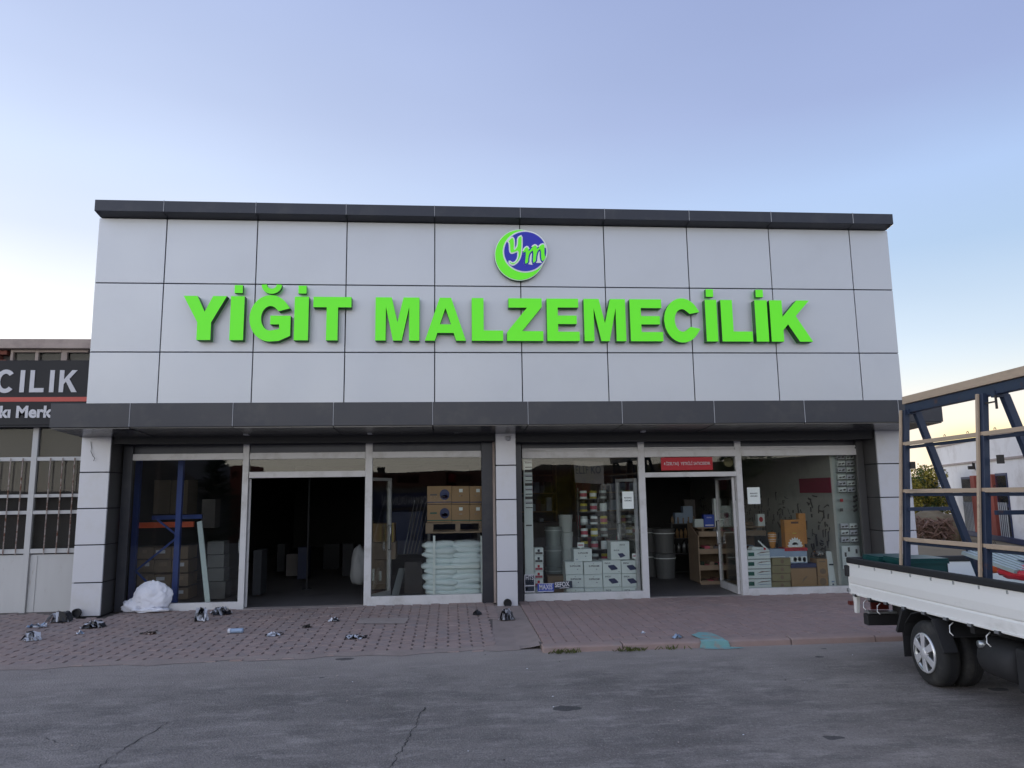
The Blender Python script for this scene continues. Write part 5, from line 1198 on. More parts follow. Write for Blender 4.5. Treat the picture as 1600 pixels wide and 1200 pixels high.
# dark shelf with bottles further in
ds = thing('dark_shelf', (X(1065, 890, 15.3), 15.3, GF), 'dark metal shelf crowded with bottles left of the wooden shelf unit', 'shelf')
dx0, dx1 = X(1050, 860, 15.2), X(1092, 860, 15.2)
for k, py in enumerate((818, 841, 864, 893)):
    z_ = Zz(1070, py, 15.2); t = MB(); t.box(dx0, dx1, 15.2, 15.6, z_ - .015, z_); t.build('shelf', M['tool'], ds)
    n_ = [5, 6, 5, 0][k]
    for i in range(n_):
        r_ = .035; h_ = [.17, .2, .22][k % 3] * random.uniform(.8, 1.1); bxx = dx0 + .06 + i * (dx1 - dx0 - .12) / max(1, n_ - 1)
        e = link('bottle', None, None, Vector((bxx, 15.28, z_ + .001))); tag(e, '%s bottle, %s from the left on the %s board of the dark shelf' % (['pale', 'amber', 'silvery'][k], ['first', 'second', 'third', 'fourth', 'fifth', 'sixth'][i], ['top', 'second', 'third'][k]), 'bottle', 'bottles on the dark shelf')
        t = MB(); t.lathe([(0, 0), (r_, 0), (r_, h_ * .7), (r_ * .4, h_ * .85), (r_ * .4, h_), (0, h_)], (0, 0, 0), 'Z', 10); t.build('body', M[['wood', 'cardboard', 'steel'][k]], e, local=True, smooth=True)
for x_ in (dx0, dx1 - .03): t = MB(); t.box(x_, x_ + .03, 15.18, 15.2, GF, Zz(1070, 815, 15.2)); t.build('upright', M['tool'], ds)
zt_ = Zz(1070, 818, 15.2) + .001
for a, b, tp_, lb in ((1055, 1068, 801, 'pale carton on the left of the dark shelf top'), (1068, 1083, 791, 'larger pale carton in the middle of the dark shelf top'), (1075, 1092, 781, 'dim carton stacked high at the back of the dark shelf top')):
    pbox(X(a, 810, 15.25), X(b, 810, 15.25), 15.25 + (.2 if tp_ < 785 else 0), 15.40 + (.2 if tp_ < 785 else 0), zt_, Zz(1070, tp_, 15.25), 'carton', 'far_grey' if tp_ < 785 else 'litter_blue', lb, 'carton', 'cartons on the dark shelf top')
# ---- right pane goods
yg = 12.12
for k, (tp_, bt_) in enumerate([(905, 920.5), (889.7, 904.5), (874.5, 889.2), (859.5, 874)]):
    pxbox(1168 + 0 * k, 1205.5 - k * .6, tp_, bt_, yg + .01 * k, .3, 'carton', 'carton_white', 'flat white carton with green patch, %s, right of the door' % ['lowest', 'second from below', 'third from below', 'topmost'][k], 'carton', 'white and green cartons right of the door',
          [(.03, .29, .36, .76, 'ink_green'), (None, [(.38, .55), (.55, .42), (1, .46), (1, .50), (.56, .50)], 'litter_blue'), (None, [(.40, .60), (.6, .80), (.98, .78), (.98, .82)], 'rust'), (.0, 1, .02, .07, 'far_grey')])
t = MB(); q = aty(1186, 855, yg + .15); t.hexa([q + Vector((-.19, -.1, -.04)), q + Vector((.16, -.1, -.04)), q + Vector((.16, .1, -.04)), q + Vector((-.19, .1, -.04))], [q + Vector((-.16, -.08, .02)), q + Vector((.1, -.08, .02)), q + Vector((.1, .08, .02)), q + Vector((-.16, .08, .02))])
q.z = Zz(1186, 859.5, yg) + .001; t = MB(); t.hexa([q + Vector((-.17, -.1, 0)), q + Vector((.14, -.1, 0)), q + Vector((.14, .1, 0)), q + Vector((-.17, .1, 0))], [q + Vector((-.14, -.08, .05)), q + Vector((.05, -.08, .035)), q + Vector((.05, .08, .035)), q + Vector((-.14, .08, .05))])
t.build('white_tray', M['paper'], None, 'white moulded tray on top of the white and green cartons', 'tray', bevel=.01)
t = MB(); t.tube([aty(1184.5, 845, yg + .12), aty(1199, 858.5, yg + .05)], .014, 10); wnd = t.build('sealant_tube', M['paper'], None, 'thin white tube leaning on the white and green cartons', 'tube')
t = MB(); t.lathe([(0, 0), (.02, 0), (.02, .01), (0, .01)], aty(1195, 857.5, yg - .02), 'Y', 12); t.build('red_cap', M['ink_red'], wnd)
for k, (tp_, bt_) in enumerate([(908.5, 920.5), (896, 908), (883.6, 895.6), (871.5, 883.2)]):
    pxbox(1206.5, 1235.5, tp_, bt_, yg + .02, .28, 'carton', 'carton_olive', 'flat olive carton with a dark round mark, %s in its stack' % ['lowest', 'second from below', 'third from below', 'topmost'][k], 'carton', 'olive cartons in the right window', [(None, circ(.54, .5, .09, .28, 14), 'cardboard_dim'), (.0, 1, .93, .99, 'cardboard_dim')])
pxbox(1203, 1226.5, 858, 871.3, yg + .02, .26, 'carton', 'litter_blue', 'pale blue carton on top of the olive stack', 'carton', None, [(.0, 1, .05, .12, 'paper')])
pxbox(1236.5, 1276.5, 887.5, 920.5, yg + .03, .32, 'carton', 'cardboard', 'large plain brown carton between the olive stack and the tall brown boxes', 'carton', None, [(None, [(.42, .30), (.50, .42), (.64, .60), (.60, .62), (.46, .48)], 'cardboard_dim'), (.0, 1, .965, .985, 'cardboard_dim')])
pxbox(1236, 1277, 880.5, 887.2, yg + .05, .3, 'carton', 'ink_navy', 'flat navy box lying on the large plain brown carton', 'carton')
pxbox(1226.5, 1261.5, 861, 880.2, yg + .06, .25, 'carton', 'litter_blue', 'pale blue patterned box with a red header band in the right window', 'carton', None, [(.18, .98, .10, .55, 'paper'), (None, circ(.45, .32, .08, .2, 10), 'ink_navy'), (None, circ(.65, .34, .08, .2, 10), 'ink_navy'), (None, circ(.86, .30, .08, .2, 10), 'ink_navy')])
pxbox(1226, 1262, 856, 860.8, yg + .07, .23, 'red_header', 'ink_red', 'red header strip with pale words on the blue patterned box', 'strip', None, [('SÜPER SÜPER SÜPER', .5, .3, .014, .34, 'pink_print')], bevel=.001)
pxbox(1226.5, 1256, 812, 855.8, yg + .12, .15, 'product_box', 'orange_print', 'orange product box with a white sunburst in the right window', 'box', None, [(None, [(.5 + .42 * (1 if i % 2 else .82) * math.cos(math.pi * i / 18), .02 + .36 * (1 if i % 2 else .82) * math.sin(math.pi * i / 18)) for i in range(19)], 'paper'), (None, circ(.5, .10, .16, .10, 12)[:7], 'cardboard'), (.35, .75, .86, .93, 'roof_tile'), (.4, .6, .5, .53, 'yellow_print')])
pxbox(1249, 1260, 802, 850, yg + .30, .1, 'product_box', 'orange_print', 'taller orange box behind the sunburst product box', 'box')
t = MB(); q = aty(1207.5, 857.5, yg + .3); zz_ = Zz(1207, 858, yg + .3); hgt = Zz(1207, 831, yg + .3) - zz_; t.lathe([(0, 0), (.045, 0), (.05, hgt * .3), (.075, hgt * .7), (.07, hgt * .95), (0, hgt)], (q.x, yg + .3, zz_), 'Z', 16)
v = t.build('lantern', M['orange_print'], None, 'amber tapered bottle display with white bands in the right window', 'bottle', smooth=True)
for k in range(5): t = MB(); hh_ = hgt * (.45 + .1 * k); rr_ = .061 + .003 * k; t.lathe([(rr_ + .004, hh_), (rr_ + .004, hh_ + .007)], (q.x, yg + .3, zz_), 'Z', 16); t.build('band', M['paper'], v, fix=False)
pxbox(1278, 1294.5, 901, 920.5, yg + .03, .25, 'carton', 'cardboard', 'tall brown box with a round print, lower of the narrow pair', 'carton', 'narrow brown boxes', [(None, circ(.5, .6, .32, .3, 14), 'cardboard_dim')])
pxbox(1277, 1293.5, 873.5, 900.6, yg + .03, .25, 'carton', 'cardboard', 'tall brown box under the shiny duct elbow, upper of the narrow pair', 'carton', 'narrow brown boxes', [(.2, .8, .82, .9, 'cardboard_dim'), (None, circ(.5, .3, .3, .16, 14), 'cardboard_dim')])
t = MB(); q = aty(1277, 867, yg + .13); z_ = Zz(1285, 873.3, yg + .03)
t.tube([(q.x + .06, yg + .15, z_ + .055), (q.x + .05, yg + .15, z_ + .085), (q.x + .02, yg + .14, z_ + .105), (q.x - .025, yg + .12, z_ + .10), (q.x - .05, yg + .08, z_ + .07)], [.055, .06, .062, .06, .058], 16, cap=False)
t.build('duct_elbow', M['chrome'], None, 'shiny metal duct elbow standing on the upper narrow brown box', 'pipe', smooth=True)
# leaning tall white box
t = MB(); a0, a1 = aty(1301.5, 920.5, yg + .04), aty(1296.5, 861.5, yg + .14); t.bar(a0, a1, .135, .04, up=(0, 1, 0)); v = t.build('tall_white_box', M['paper'], None, 'tall slim white box leaning at the right end of the window display', 'box', bevel=.003)
for f_, w_, mm in ((.35, .09, 'ink'), (.08, .06, 'ink_navy'), (.13, .03, 'ink_navy'), (.2, .05, 'litter_blue')):
    c_ = a0.lerp(a1, f_ + .3 * (mm == 'ink')); t = MB(); t.box(c_.x - w_ / 2, c_.x + w_ / 2, c_.y - .026, c_.y - .024, c_.z - .012, c_.z + .012); t.build('print', M[mm], v)
# side wall with hanging tools, burgundy band, display column
WX = X(1303, 800, 12.05)
wallr = thing('tool_wall', (WX, 15, GF), 'pale side wall crowded with hanging tools below a burgundy band in the right shop', 'tool display')
t = MB(); t.box(WX, WX + .04, 12.06, 19.5, GF, 2.70); t.build('board', M['peg'], wallr)
zA, zB = Zz(1300, 770, 12.1), Zz(1300, 746, 12.1)
t = MB(); t.box(WX - .012, WX - .001, 12.07, 13.2, zA, zB);  t.build('burgundy_band', M['burgundy'], wallr)
rnd = random.Random(77); t = MB()
for k in range(230):
    y_ = 12.2 + 6.5 * rnd.random() ** 1.3; z_ = rnd.uniform(.45, zA - .05); ln = rnd.uniform(.03, .13); a = rnd.choice([1.57, 1.4, 1.75, .1, rnd.uniform(0, 3.14)]); ln *= .62; d = Vector((0, math.cos(a), math.sin(a))) * ln; c = Vector((WX - .02, y_, z_))
    t.bar(c - d, c + d, rnd.uniform(.006, .02), rnd.uniform(.008, .03))
    if rnd.random() < .5: e2 = Vector((0, math.cos(a + 1), math.sin(a + 1))) * ln * .5; t.bar(c + d, c + d + e2, .016, .016)
t.build('hanging_tools', M['tool'], wallr, kind='stuff', fix=False)
dc0, dc1 = X(1305, 800, 12.12), X(1336, 760, 12.12)
dcol = thing('display_column', ((dc0 + dc1) / 2, 12.14, GF), 'white display column with rows of dark handled tools at the right end of the window', 'display')
t = MB(); t.box(dc0, X(1346, 800, 12.12), 12.16, 12.2, GF, Zz(1330, 705, 12.16)); t.build('board', M['sheet_metal'], dcol)
for k, py in enumerate([714, 724, 734, 745, 755, 765, 822, 832, 843]):
    z_ = Zz(1322, py, 12.1); sx = (py - 714) * .055
    for c in range(2):
        x0 = X(1308 + sx + c * 14, py, 12.1); t = MB(); t.box(x0, x0 + .135, 12.10, 12.155, z_ - .045, z_ + .04); o = t.build('tool_pack', M[['litter_white', 'paper'][(k + c) % 2]], dcol, bevel=.004)
        t = MB(); t.bar((x0 + .015, 12.09, z_ - .012), (x0 + .05, 12.09, z_ - .006), .016, .020); t.bar((x0 + .075, 12.09, z_ - .008), (x0 + .11, 12.09, z_ + .004), .016, .024); t.build('handle', M['tool'], o)
        t = MB(); t.box(x0, x0 + .135, 12.085, 12.098, z_ - .050, z_ - .036); t.build('hook_rail', M['tool'], o)
for k, (py, cl) in enumerate([(782, 'ink_red'), (797, 'tool')]):
    z_ = Zz(1322, py, 12.1); t = MB(); t.bar((X(1314, py, 12.1), 12.12, z_), (X(1338, py, 12.1), 12.12, z_), .012, .012); o = t.build('long_tool', M['steel'], dcol)
    for dz in (.05, -.02): t = MB(); t.bar((X(1334, py, 12.1), 12.10, z_ + dz), (X(1339, py, 12.1), 12.10, z_ + dz + .03), .03, .03); t.build('handle', M['tool'], o)
    t = MB(); t.box(X(1313, py, 12.1), X(1317, py, 12.1), 12.09, 12.11, z_ - .02, z_ + .03); t.build('grip', M[cl], o)
t = MB(); t.box(X(1317, 870, 12.1), X(1345, 870, 12.1), 12.12, 12.155, Zz(1330, 889, 12.1), Zz(1330, 853, 12.1)); o = t.build('poster', M['carton_white'], dcol)
for a, b in ((1327, 858), (1339, 861), (1340, 876), (1322, 866)):
    p = aty(a, b, 12.11); t = MB(); t.box(p.x - .02, p.x + .012, 12.114, 12.119, p.z - .04, p.z + .03); t.build('print', M['tool'], o)
# dim counters and shelving deep inside both rooms
def deep(name, x0, x1, y0, y1, z0, z1, mt, label, cat): return pbox(x0, x1, y0, y1, z0, z1, name, mt, label, cat)
deep('counter', 1.6, 2.9, 17, 17.6, GF, 1.1, 'far_grey', 'dim counter deep inside the right shop', 'counter')
for k, x_ in enumerate((1.15, 3.1)):
    e = thing('wall_shelving', (x_ + .7, 18.6, GF), ['dim wall shelving at the back left of the right shop', 'dim wall shelving behind the counter of the right shop'][k], 'shelving')
    for j in range(5): t = MB(); t.box(x_, x_ + 1.5, 18.4, 18.9, .4 + j * .45, .43 + j * .45); t.build('shelf', M['cardboard_dim'], e)
    for xx in (x_, x_ + 1.47): t = MB(); t.box(xx, xx + .03, 18.39, 18.9, GF, 2.5); t.build('side', M['cardboard_dim'], e)
    for j in range(4):
        t = MB(); xx = x_ + .05
        while xx < x_ + 1.35: w = random.uniform(.08, .2); t.box(xx, xx + w, 18.45, 18.8, .431 + j * .45, .431 + j * .45 + random.uniform(.15, .35), mi=random.randrange(7)); xx += w + .01
        t.build('small_goods', [M[c] for c in colr], e, kind='stuff')

# ------------------------------------------------------------------ left shop goods
# sacks
def sack_mesh(seed):
    from mathutils import noise
    t = MB(); nu, nv = 22, 12; w, d, h = .245, .20, .052
    for i in range(nv + 1):
        th = math.pi * i / nv
        for j in range(nu):
            ph = 2 * math.pi * j / nu; f = lambda c, p: math.copysign(abs(c) ** p, c)
            x = w * f(math.cos(ph), .45) * f(math.sin(th), .5); y = d * f(math.sin(ph), .5) * f(math.sin(th), .5); z = h * f(math.cos(th), .8)
            q = noise.noise(Vector((x * 7 + seed, y * 7, z * 9))); q2 = noise.noise(Vector((x * 19 + seed * 2, y * 16, z * 20)))
            t.v.append((x * (1 + .05 * q), y * (1 + .05 * q), h + z * (1 - .22 * (abs(x) / w) ** 3) + .016 * q + .010 * q2))
    for i in range(nv):
        for j in range(nu): t.f.append((i * nu + j, i * nu + (j + 1) % nu, (i + 1) * nu + (j + 1) % nu, (i + 1) * nu + j)); t.mi.append(0)
    return t.mesh('sack', [M['sack']], smooth=True)
sms = [sack_mesh(s_) for s_ in (1.0, 5.5, 9.1)]
sx0, sx1 = X(662, 900, 12.3), X(753, 900, 12.3); sz0, sz1 = Zz(707, 931.5, 12.2), Zz(707, 850, 12.2); random.seed(41)
NL = 10; lh = (sz1 - sz0 + .01) / NL
words = ['bottom', 'second', 'third', 'fourth', 'fifth', 'sixth', 'seventh', 'eighth', 'ninth', 'top']
for k in range(NL):
    sp_ = .0 if k % 2 else .05
    for c in range(2):
        o = link('sack', sms[(k + c) % 3], None, (sx0 + .245 + c * (sx1 - sx0 - .47) + random.uniform(-.015, .015) + (sp_ if c == 0 else -.02), 12.33 + random.uniform(-.03, .02), sz0 + k * lh - .004)); o.rotation_euler = (random.uniform(-.05, .05), random.uniform(-.07, .07), random.uniform(-.1, .1) + (math.pi if random.random() < .5 else 0)); o.scale = (1.12, 1.05, lh / .088 * 1.28)
        tag(o, 'pale grey woven sack, %s layer of the pile, %s side' % (words[k], ['left', 'right'][c]), 'sack', 'pale woven sacks piled in the left shop window')
# pallet frame above with cartons
fr = thing('steel_stand', (X(715, 930, 12.16), 12.16, GF), 'white steel frame standing in front of the pale sacks', 'frame')
for a in (678.5, 752.5): x_ = X(a, 880, 12.12); t = MB(); t.box(x_ - .018, x_ + .018, 12.06, 12.09, GF, Zz(a, 837, 12.08)); t.build('upright', M['paper'], fr, bevel=.003)
t = MB(); z_ = Zz(715, 885.5, 12.08); t.box(X(680.5, 885, 12.12) - .01, X(751, 885, 12.12) - .012, 12.06, 12.085, z_ - .022, z_ + .022); t.build('crossbar', M['paper'], fr, bevel=.003)
pz0, pz1 = Zz(708, 833, 12.05), Zz(708, 816.5, 12.05); px0_, px1_ = X(665, 825, 12.05), X(753.5, 825, 12.05)
pal = thing('pallet', ((px0_ + px1_) / 2, 12.4, pz0), 'wooden pallet holding the brown cartons above the pale sacks', 'pallet')
for y_ in (12.05, 12.42, 12.78): t = MB(); t.box(px0_, px1_, y_, y_ + .09, pz0, pz0 + .02); t.build('bottom_board', M['wood'], pal, bevel=.003)
for a, b in ((665, 677), (711.5, 719), (748, 753.5)):
    t = MB(); t.box(X(a, 825, 12.05), X(b, 825, 12.05), 12.05, 12.15, pz0 + .021, pz1 - .022); t.build('block', M['wood'], pal, bevel=.003)
for k in range(7): t = MB(); t.box(px0_, px1_, 12.05 + k * .12, 12.05 + k * .12 + .09, pz1 - .021, pz1); t.build('top_board', M['wood'], pal, bevel=.003)
for k, x_ in enumerate((px0_ + .02, px1_ - .06)):
    t = MB(); t.box(x_, x_ + .04, 12.5, 12.54, GF, pz0 - .002); t.build('post', M['tool'], pal)
cols_ = [(667.5, 705.3), (705.8, 733.3), (733.8, 752.5)]
for r, (tp_, bt_) in enumerate([(788.3, 816), (759.5, 787.6)]):
    for c, (a, b) in enumerate(cols_):
        pr_ = [(0, 1, .08, .13, 'ink_green' if r == 0 else 'ink_navy')]
        if c == 0: pr_ += [(None, circ(.72, .52 if r else .5, .20, .30, 18), 'ink_navy'), (None, circ(.72, .40, .15, .10, 14), 'burgundy'), (.12, .40, .48, .56, 'ink_green' if r == 0 else 'far_grey')]
        else: pr_ += [(.42 if c == 1 else .55, .62 if c == 1 else .85, .66, .84, 'paper'), (.4, .6, .44, .48, 'rust')]
        pxbox(a, b, tp_, bt_, 12.09, .34, 'carton', 'cardboard', 'brown carton%s, %s row, %s on the pallet' % (' with a dark round emblem' if c == 0 else ' with a small white label', ['lower', 'upper'][r], ['left', 'middle', 'right'][c]), 'carton', 'brown cartons on the pallet', pr_)
# left part of that pane: strapped cartons, wrapped carton, metal rods, handle side
pxbox(583, 599, 818, 847, 12.75, .4, 'carton', 'cardboard', 'brown strapped carton, left of the upper pair near the door leaf', 'carton', 'strapped cartons beside the door', [(.72, .78, 0, 1, 'yellow_print')])
pxbox(599.5, 616, 818, 847, 12.75, .4, 'carton', 'cardboard', 'brown strapped carton, right of the upper pair near the door leaf', 'carton', 'strapped cartons beside the door', [(.12, .18, 0, 1, 'yellow_print'), (.82, .88, 0, 1, 'yellow_print')])
pxbox(582, 618, 848, 874, 12.72, .45, 'carton', 'cardboard_dim', 'crumpled brown carton under the strapped pair', 'carton')
pxbox(580, 604, 875, 921, 12.70, .45, 'carton', 'cardboard_dim', 'tall wrapped brown carton at the bottom beside the door', 'carton', None, [(.1, .22, .3, .7, 'paper'), (.55, .68, .3, .62, 'paper')])
t = MB(); t.box(X(578, 926, 12.7), X(608, 926, 12.7), 12.68, 13.2, GF, GF + .12); t.build('low_pallet', M['roof_tile'], None, 'dark low pallet under the wrapped cartons beside the door', 'pallet')
for k in range(7):
    a0, a1 = aty(612 + k * 1.7, 931, 12.4 + k * .02), aty(624 + k * 1.4, 888, 12.6 + k * .02); t = MB(); t.tube([a0, a1], .006, 5)
    t.build('steel_rod', M['steel'], None, 'thin steel rod leaning low in the window, %s from the left' % ['first', 'second', 'third', 'fourth', 'fifth', 'sixth', 'last'][k], 'rod', 'short steel rods')
for k in range(5):
    a0, a1 = aty(631 + k * 5, 866, 12.5 + .05 * k), aty(648 + k * 6, 782, 12.9 + .05 * k); t = MB(); t.tube([a0, a1], .008, 5)
    t.build('long_profile', M['steel' if k == 0 else 'far_grey'], None, '%s thin metal profile leaning behind the glass, %s from the left' % (['bright', 'dull', 'dull', 'dull', 'dull'][k], ['first', 'second', 'third', 'fourth', 'last'][k]), 'profile', 'long leaning metal profiles')
pxbox(632, 660, 878, 931, 13.3, .5, 'grey_cabinet', 'far_grey', 'dark grey cabinet behind the leaning rods in the left shop', 'cabinet')
pxbox(600, 660, 800, 866, 13.9, .5, 'storage_rack', 'stored_blue', 'dim blue storage rack deep in the left shop window', 'rack')
# left pane: pallet racking
rkx = thing('pallet_racking', (X(245, 930, 12.8), 12.8, GF), 'blue and orange pallet racking behind the left window', 'racking')
def rbar(name, p, q, y0, y1, w, mt, dpt=.05): a, b = aty(*p, y0), aty(*q, y1); t = MB(); t.bar(a, b, w, dpt, up=(0, 1, 0)); t.build(name, M[mt], rkx)
u1b = aty(206, 938, 12.75); u1t = aty(213, 725, 12.75); xU1 = (u1b.x + u1t.x) / 2; xU2 = X(277, 830, 12.45)
for nm, x_, y_, w in (('upright', xU1, 12.75, .085), ('upright', xU2, 12.45, .085)):
    t = MB(); t.box(x_ - w / 2, x_ + w / 2, y_, y_ + .08, GF, 2.62); t.build(nm, M['racking_blue'], rkx, bevel=.004)
rbar('orange_beam', (216, 821), (303, 819), 12.85, 12.85, .09, 'racking_orange'); rbar('blue_beam', (238, 809), (316, 807), 12.95, 12.95, .07, 'racking_blue')
for p, q in (((246, 812), (279, 838)), ((279, 838), (212, 892)), ((212, 892), (238, 918))): rbar('brace', p, q, 12.6, 12.62, .03, 'racking_blue', .02)
random.seed(51); nmr = ['lowest', 'second', 'third', 'top']
for r in range(4):
    for c in range(3):
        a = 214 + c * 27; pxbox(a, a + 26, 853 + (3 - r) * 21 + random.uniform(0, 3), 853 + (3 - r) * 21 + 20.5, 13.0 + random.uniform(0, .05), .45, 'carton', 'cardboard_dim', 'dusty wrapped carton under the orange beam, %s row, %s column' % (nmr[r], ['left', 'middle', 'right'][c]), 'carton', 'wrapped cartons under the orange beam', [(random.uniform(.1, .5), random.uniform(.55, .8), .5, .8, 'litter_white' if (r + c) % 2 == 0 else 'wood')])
for c in range(2): pxbox(240 + c * 27, 266 + c * 27, 750, 803, 13.2, .5, 'carton', 'carton_dimmed', 'dim tall carton on the upper racking level, %s one' % ['left', 'right'][c], 'carton', 'cartons on the upper racking level')
t = MB(); t.bar(aty(325, 942, 12.25), aty(312, 815, 12.6), .08, .03, up=(0, 1, 0)); t.build('leaning_board', M['sheet_metal'], None, 'narrow grey green board leaning behind the left window', 'board')
for k in range(3): pxbox(324, 350, 908 - k * 21 - 20, 908 - k * 21, 13.0, .3, 'plastic_box', 'dimmed_grey', 'grey plastic box behind the leaning board, %s of three' % ['lowest', 'middle', 'topmost'][k], 'box', 'grey plastic boxes')
pxbox(322, 352, 909, 936, 13.0, .35, 'machine_stand', 'tool', 'dark stand under the grey plastic boxes', 'stand')
pxbox(315, 336, 780, 825, 13.6, .3, 'hanging_sheet', 'far_grey', 'dim grey sheet hanging deep behind the left window', 'sheet')
# things dimly visible through the left door
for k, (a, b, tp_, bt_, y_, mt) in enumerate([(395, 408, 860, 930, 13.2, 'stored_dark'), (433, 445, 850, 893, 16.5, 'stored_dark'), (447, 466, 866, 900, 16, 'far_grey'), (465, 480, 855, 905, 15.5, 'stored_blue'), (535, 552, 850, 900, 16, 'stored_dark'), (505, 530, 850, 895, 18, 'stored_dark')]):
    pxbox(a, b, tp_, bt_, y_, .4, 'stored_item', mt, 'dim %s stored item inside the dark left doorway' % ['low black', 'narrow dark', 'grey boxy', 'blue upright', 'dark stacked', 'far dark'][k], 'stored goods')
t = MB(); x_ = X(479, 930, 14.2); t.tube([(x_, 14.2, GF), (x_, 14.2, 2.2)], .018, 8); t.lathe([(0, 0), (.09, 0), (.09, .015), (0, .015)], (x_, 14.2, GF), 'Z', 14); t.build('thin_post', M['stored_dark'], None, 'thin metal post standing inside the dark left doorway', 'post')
v = crumple(aty(562, 890, 12.75), .20, 14, 18, 14, (.75, .7, 2.0), .22); v.build('wrapped_roll', M['dimmed_grey'], None, 'tall crumpled wrapped roll just inside the right edge of the left doorway', 'roll', smooth=True)

# ------------------------------------------------------------------ across the street: what the shop glass mirrors
def rpt(px, py, yv): p = aty(px, py, yv); return Vector((p.x, 2 * YS - yv, p.z))
def rblock(px0, px1, top, yv, depth, name, mt, label, parts=()):
    a, b = rpt(px0, top, yv), rpt(px1, top, yv); y1 = 2 * YS - yv
    e = thing(name, ((a.x + b.x) / 2, y1, -2.0), label, 'building'); t = MB(); t.box(a.x, b.x, y1 - depth, y1, -2.2, (a.z + b.z) / 2); t.build('wall', M[mt], e)
    for nm, q0, q1, t_, b_, mm in parts:
        c, d = rpt(q0, t_, yv), rpt(q1, b_, yv); t = MB(); t.box(c.x, d.x, y1 + .01, y1 + .12, d.z, c.z); t.build(nm, M[mm], e)
    return e
e = rblock(576, 1010, 735, 50, 12, 'timber_yard_shop', 'far_grey', 'long low shop across the street with a dark blue sign band',
    [('brick_band', 576, 1010, 739, 755, 'roof_tile'), ('pane', 600, 616, 741, 753, 'glass2'), ('pane', 620, 655, 741, 753, 'glass2'), ('pane', 700, 740, 741, 753, 'glass2'), ('red_shutter', 697, 712, 739, 760, 'ink_red'), ('sign_board', 578, 700, 771, 792, 'ink_navy'), ('shutter', 585, 640, 797, 850, 'far_blue'), ('shutter', 650, 740, 797, 850, 'far_blue')])
c = rpt(632, 788, 50); o = put_text('PINAR ORMAN ÜRÜNLERİ', rpt(645, 788, 50).x, c.y + .14, rpt(632, 788, 50).z, .52, M['letter_white'], e, 'lettering', .01, .02, width=abs(rpt(690, 788, 50).x - rpt(590, 788, 50).x), rz=math.pi)
t = MB(); q = rpt(594, 728, 50); t.box(q.x - .25, q.x + .25, q.y - 2, q.y - 1.5, 2, q.z); t.build('chimney', M['iron'], e)
e = thing('gabled_shed', (rpt(220, 760, 40).x, 2 * YS - 40, -2), 'dark gabled shed across the street left of the conifer', 'building')
P = [rpt(a, b, 40) for a, b in ((120, 700), (258, 716), (306, 748))]; y1 = P[0].y
t = MB(); t.prism_y([(P[0].x, -2.2), (P[0].x, P[0].z + 2), (P[1].x, P[1].z), (P[2].x, P[2].z), (P[2].x, -2.2)], y1 - 12, y1); t.build('wall', M['far_grey'], e)
e = rblock(361, 380, 727, 46, 5, 'brick_tower', 'brick_red', 'square brick tower block across the street', [('pane', 365, 374, 735, 745, 'glass2')])
# conifer
cb = rpt(328, 900, 36); cb.z = -2; con = thing('conifer', cb, 'dark layered conifer across the street beside the gabled shed', 'tree')
top_ = rpt(328, 719, 36).z; t = MB(); t.tube([cb, cb + Vector((0, 0, top_ + 1.6))], [.22, .03], 8); t.build('trunk', M['bark'], con)
t = MB(); rnd = random.Random(9)
for k in range(230):
    f = rnd.random() ** .75; z_ = -1 + (top_ + 1) * f; L = (1.75 - 1.25 * f) * rnd.uniform(.65, 1.1); a = rnd.uniform(0, 6.28)
    p0 = Vector((cb.x, cb.y, z_)); d = Vector((math.cos(a), math.sin(a), .28)) * L; side = Vector((-math.sin(a), math.cos(a), 0))
    for j in range(7):
        q = p0 + d * (j + 1) / 7; w = .22 * (1 - j / 9)
        t.add([q - side * w - d * .04, q + Vector((0, 0, .05)), q + side * w - d * .04, q + d * .16 + Vector((0, 0, -.03))], [(0, 1, 2, 3)])
t.build('crown', M['leaf_dark'], con, kind='stuff', fix=False)
# two leafy trees and porch house mirrored in the right window
for k, (px, py, yv, r_) in enumerate(((868, 765, 48, 1.6), (975, 757, 55, 1.3), (1035, 735, 44, 1.2), (1120, 740, 52, 1.7))):
    c = rpt(px, py, yv); c.y += 4; b_ = c.copy(); b_.z = -2; e = thing('street_tree', b_, ['broad yellow green tree', 'small olive tree', 'slim tree', 'round dark tree'][k] + ' across the street mirrored in the right shop glass', 'tree')
    t = MB(); t.tube([b_, c], [.18, .06], 8); t.build('trunk', M['bark'], e)
    rr = random.Random(60 + k); bl = [(c + Vector((rr.uniform(-1, 1), rr.uniform(-1, 1), rr.uniform(-.7, .7))) * r_ * .7, r_ * .55) for _ in range(9)]
    foliage('crown', ['leaf_yellow', 'leaf_green'][k % 2], e, bl, 1300, .16, 90 + k)
pole = rpt(240, 880, 30); t = MB(); t.tube([(pole.x, pole.y, -1), (pole.x, pole.y, 7)], .06, 8); t.build('street_pole', M['rust'], None, 'thin rusty street pole across the street', 'pole')

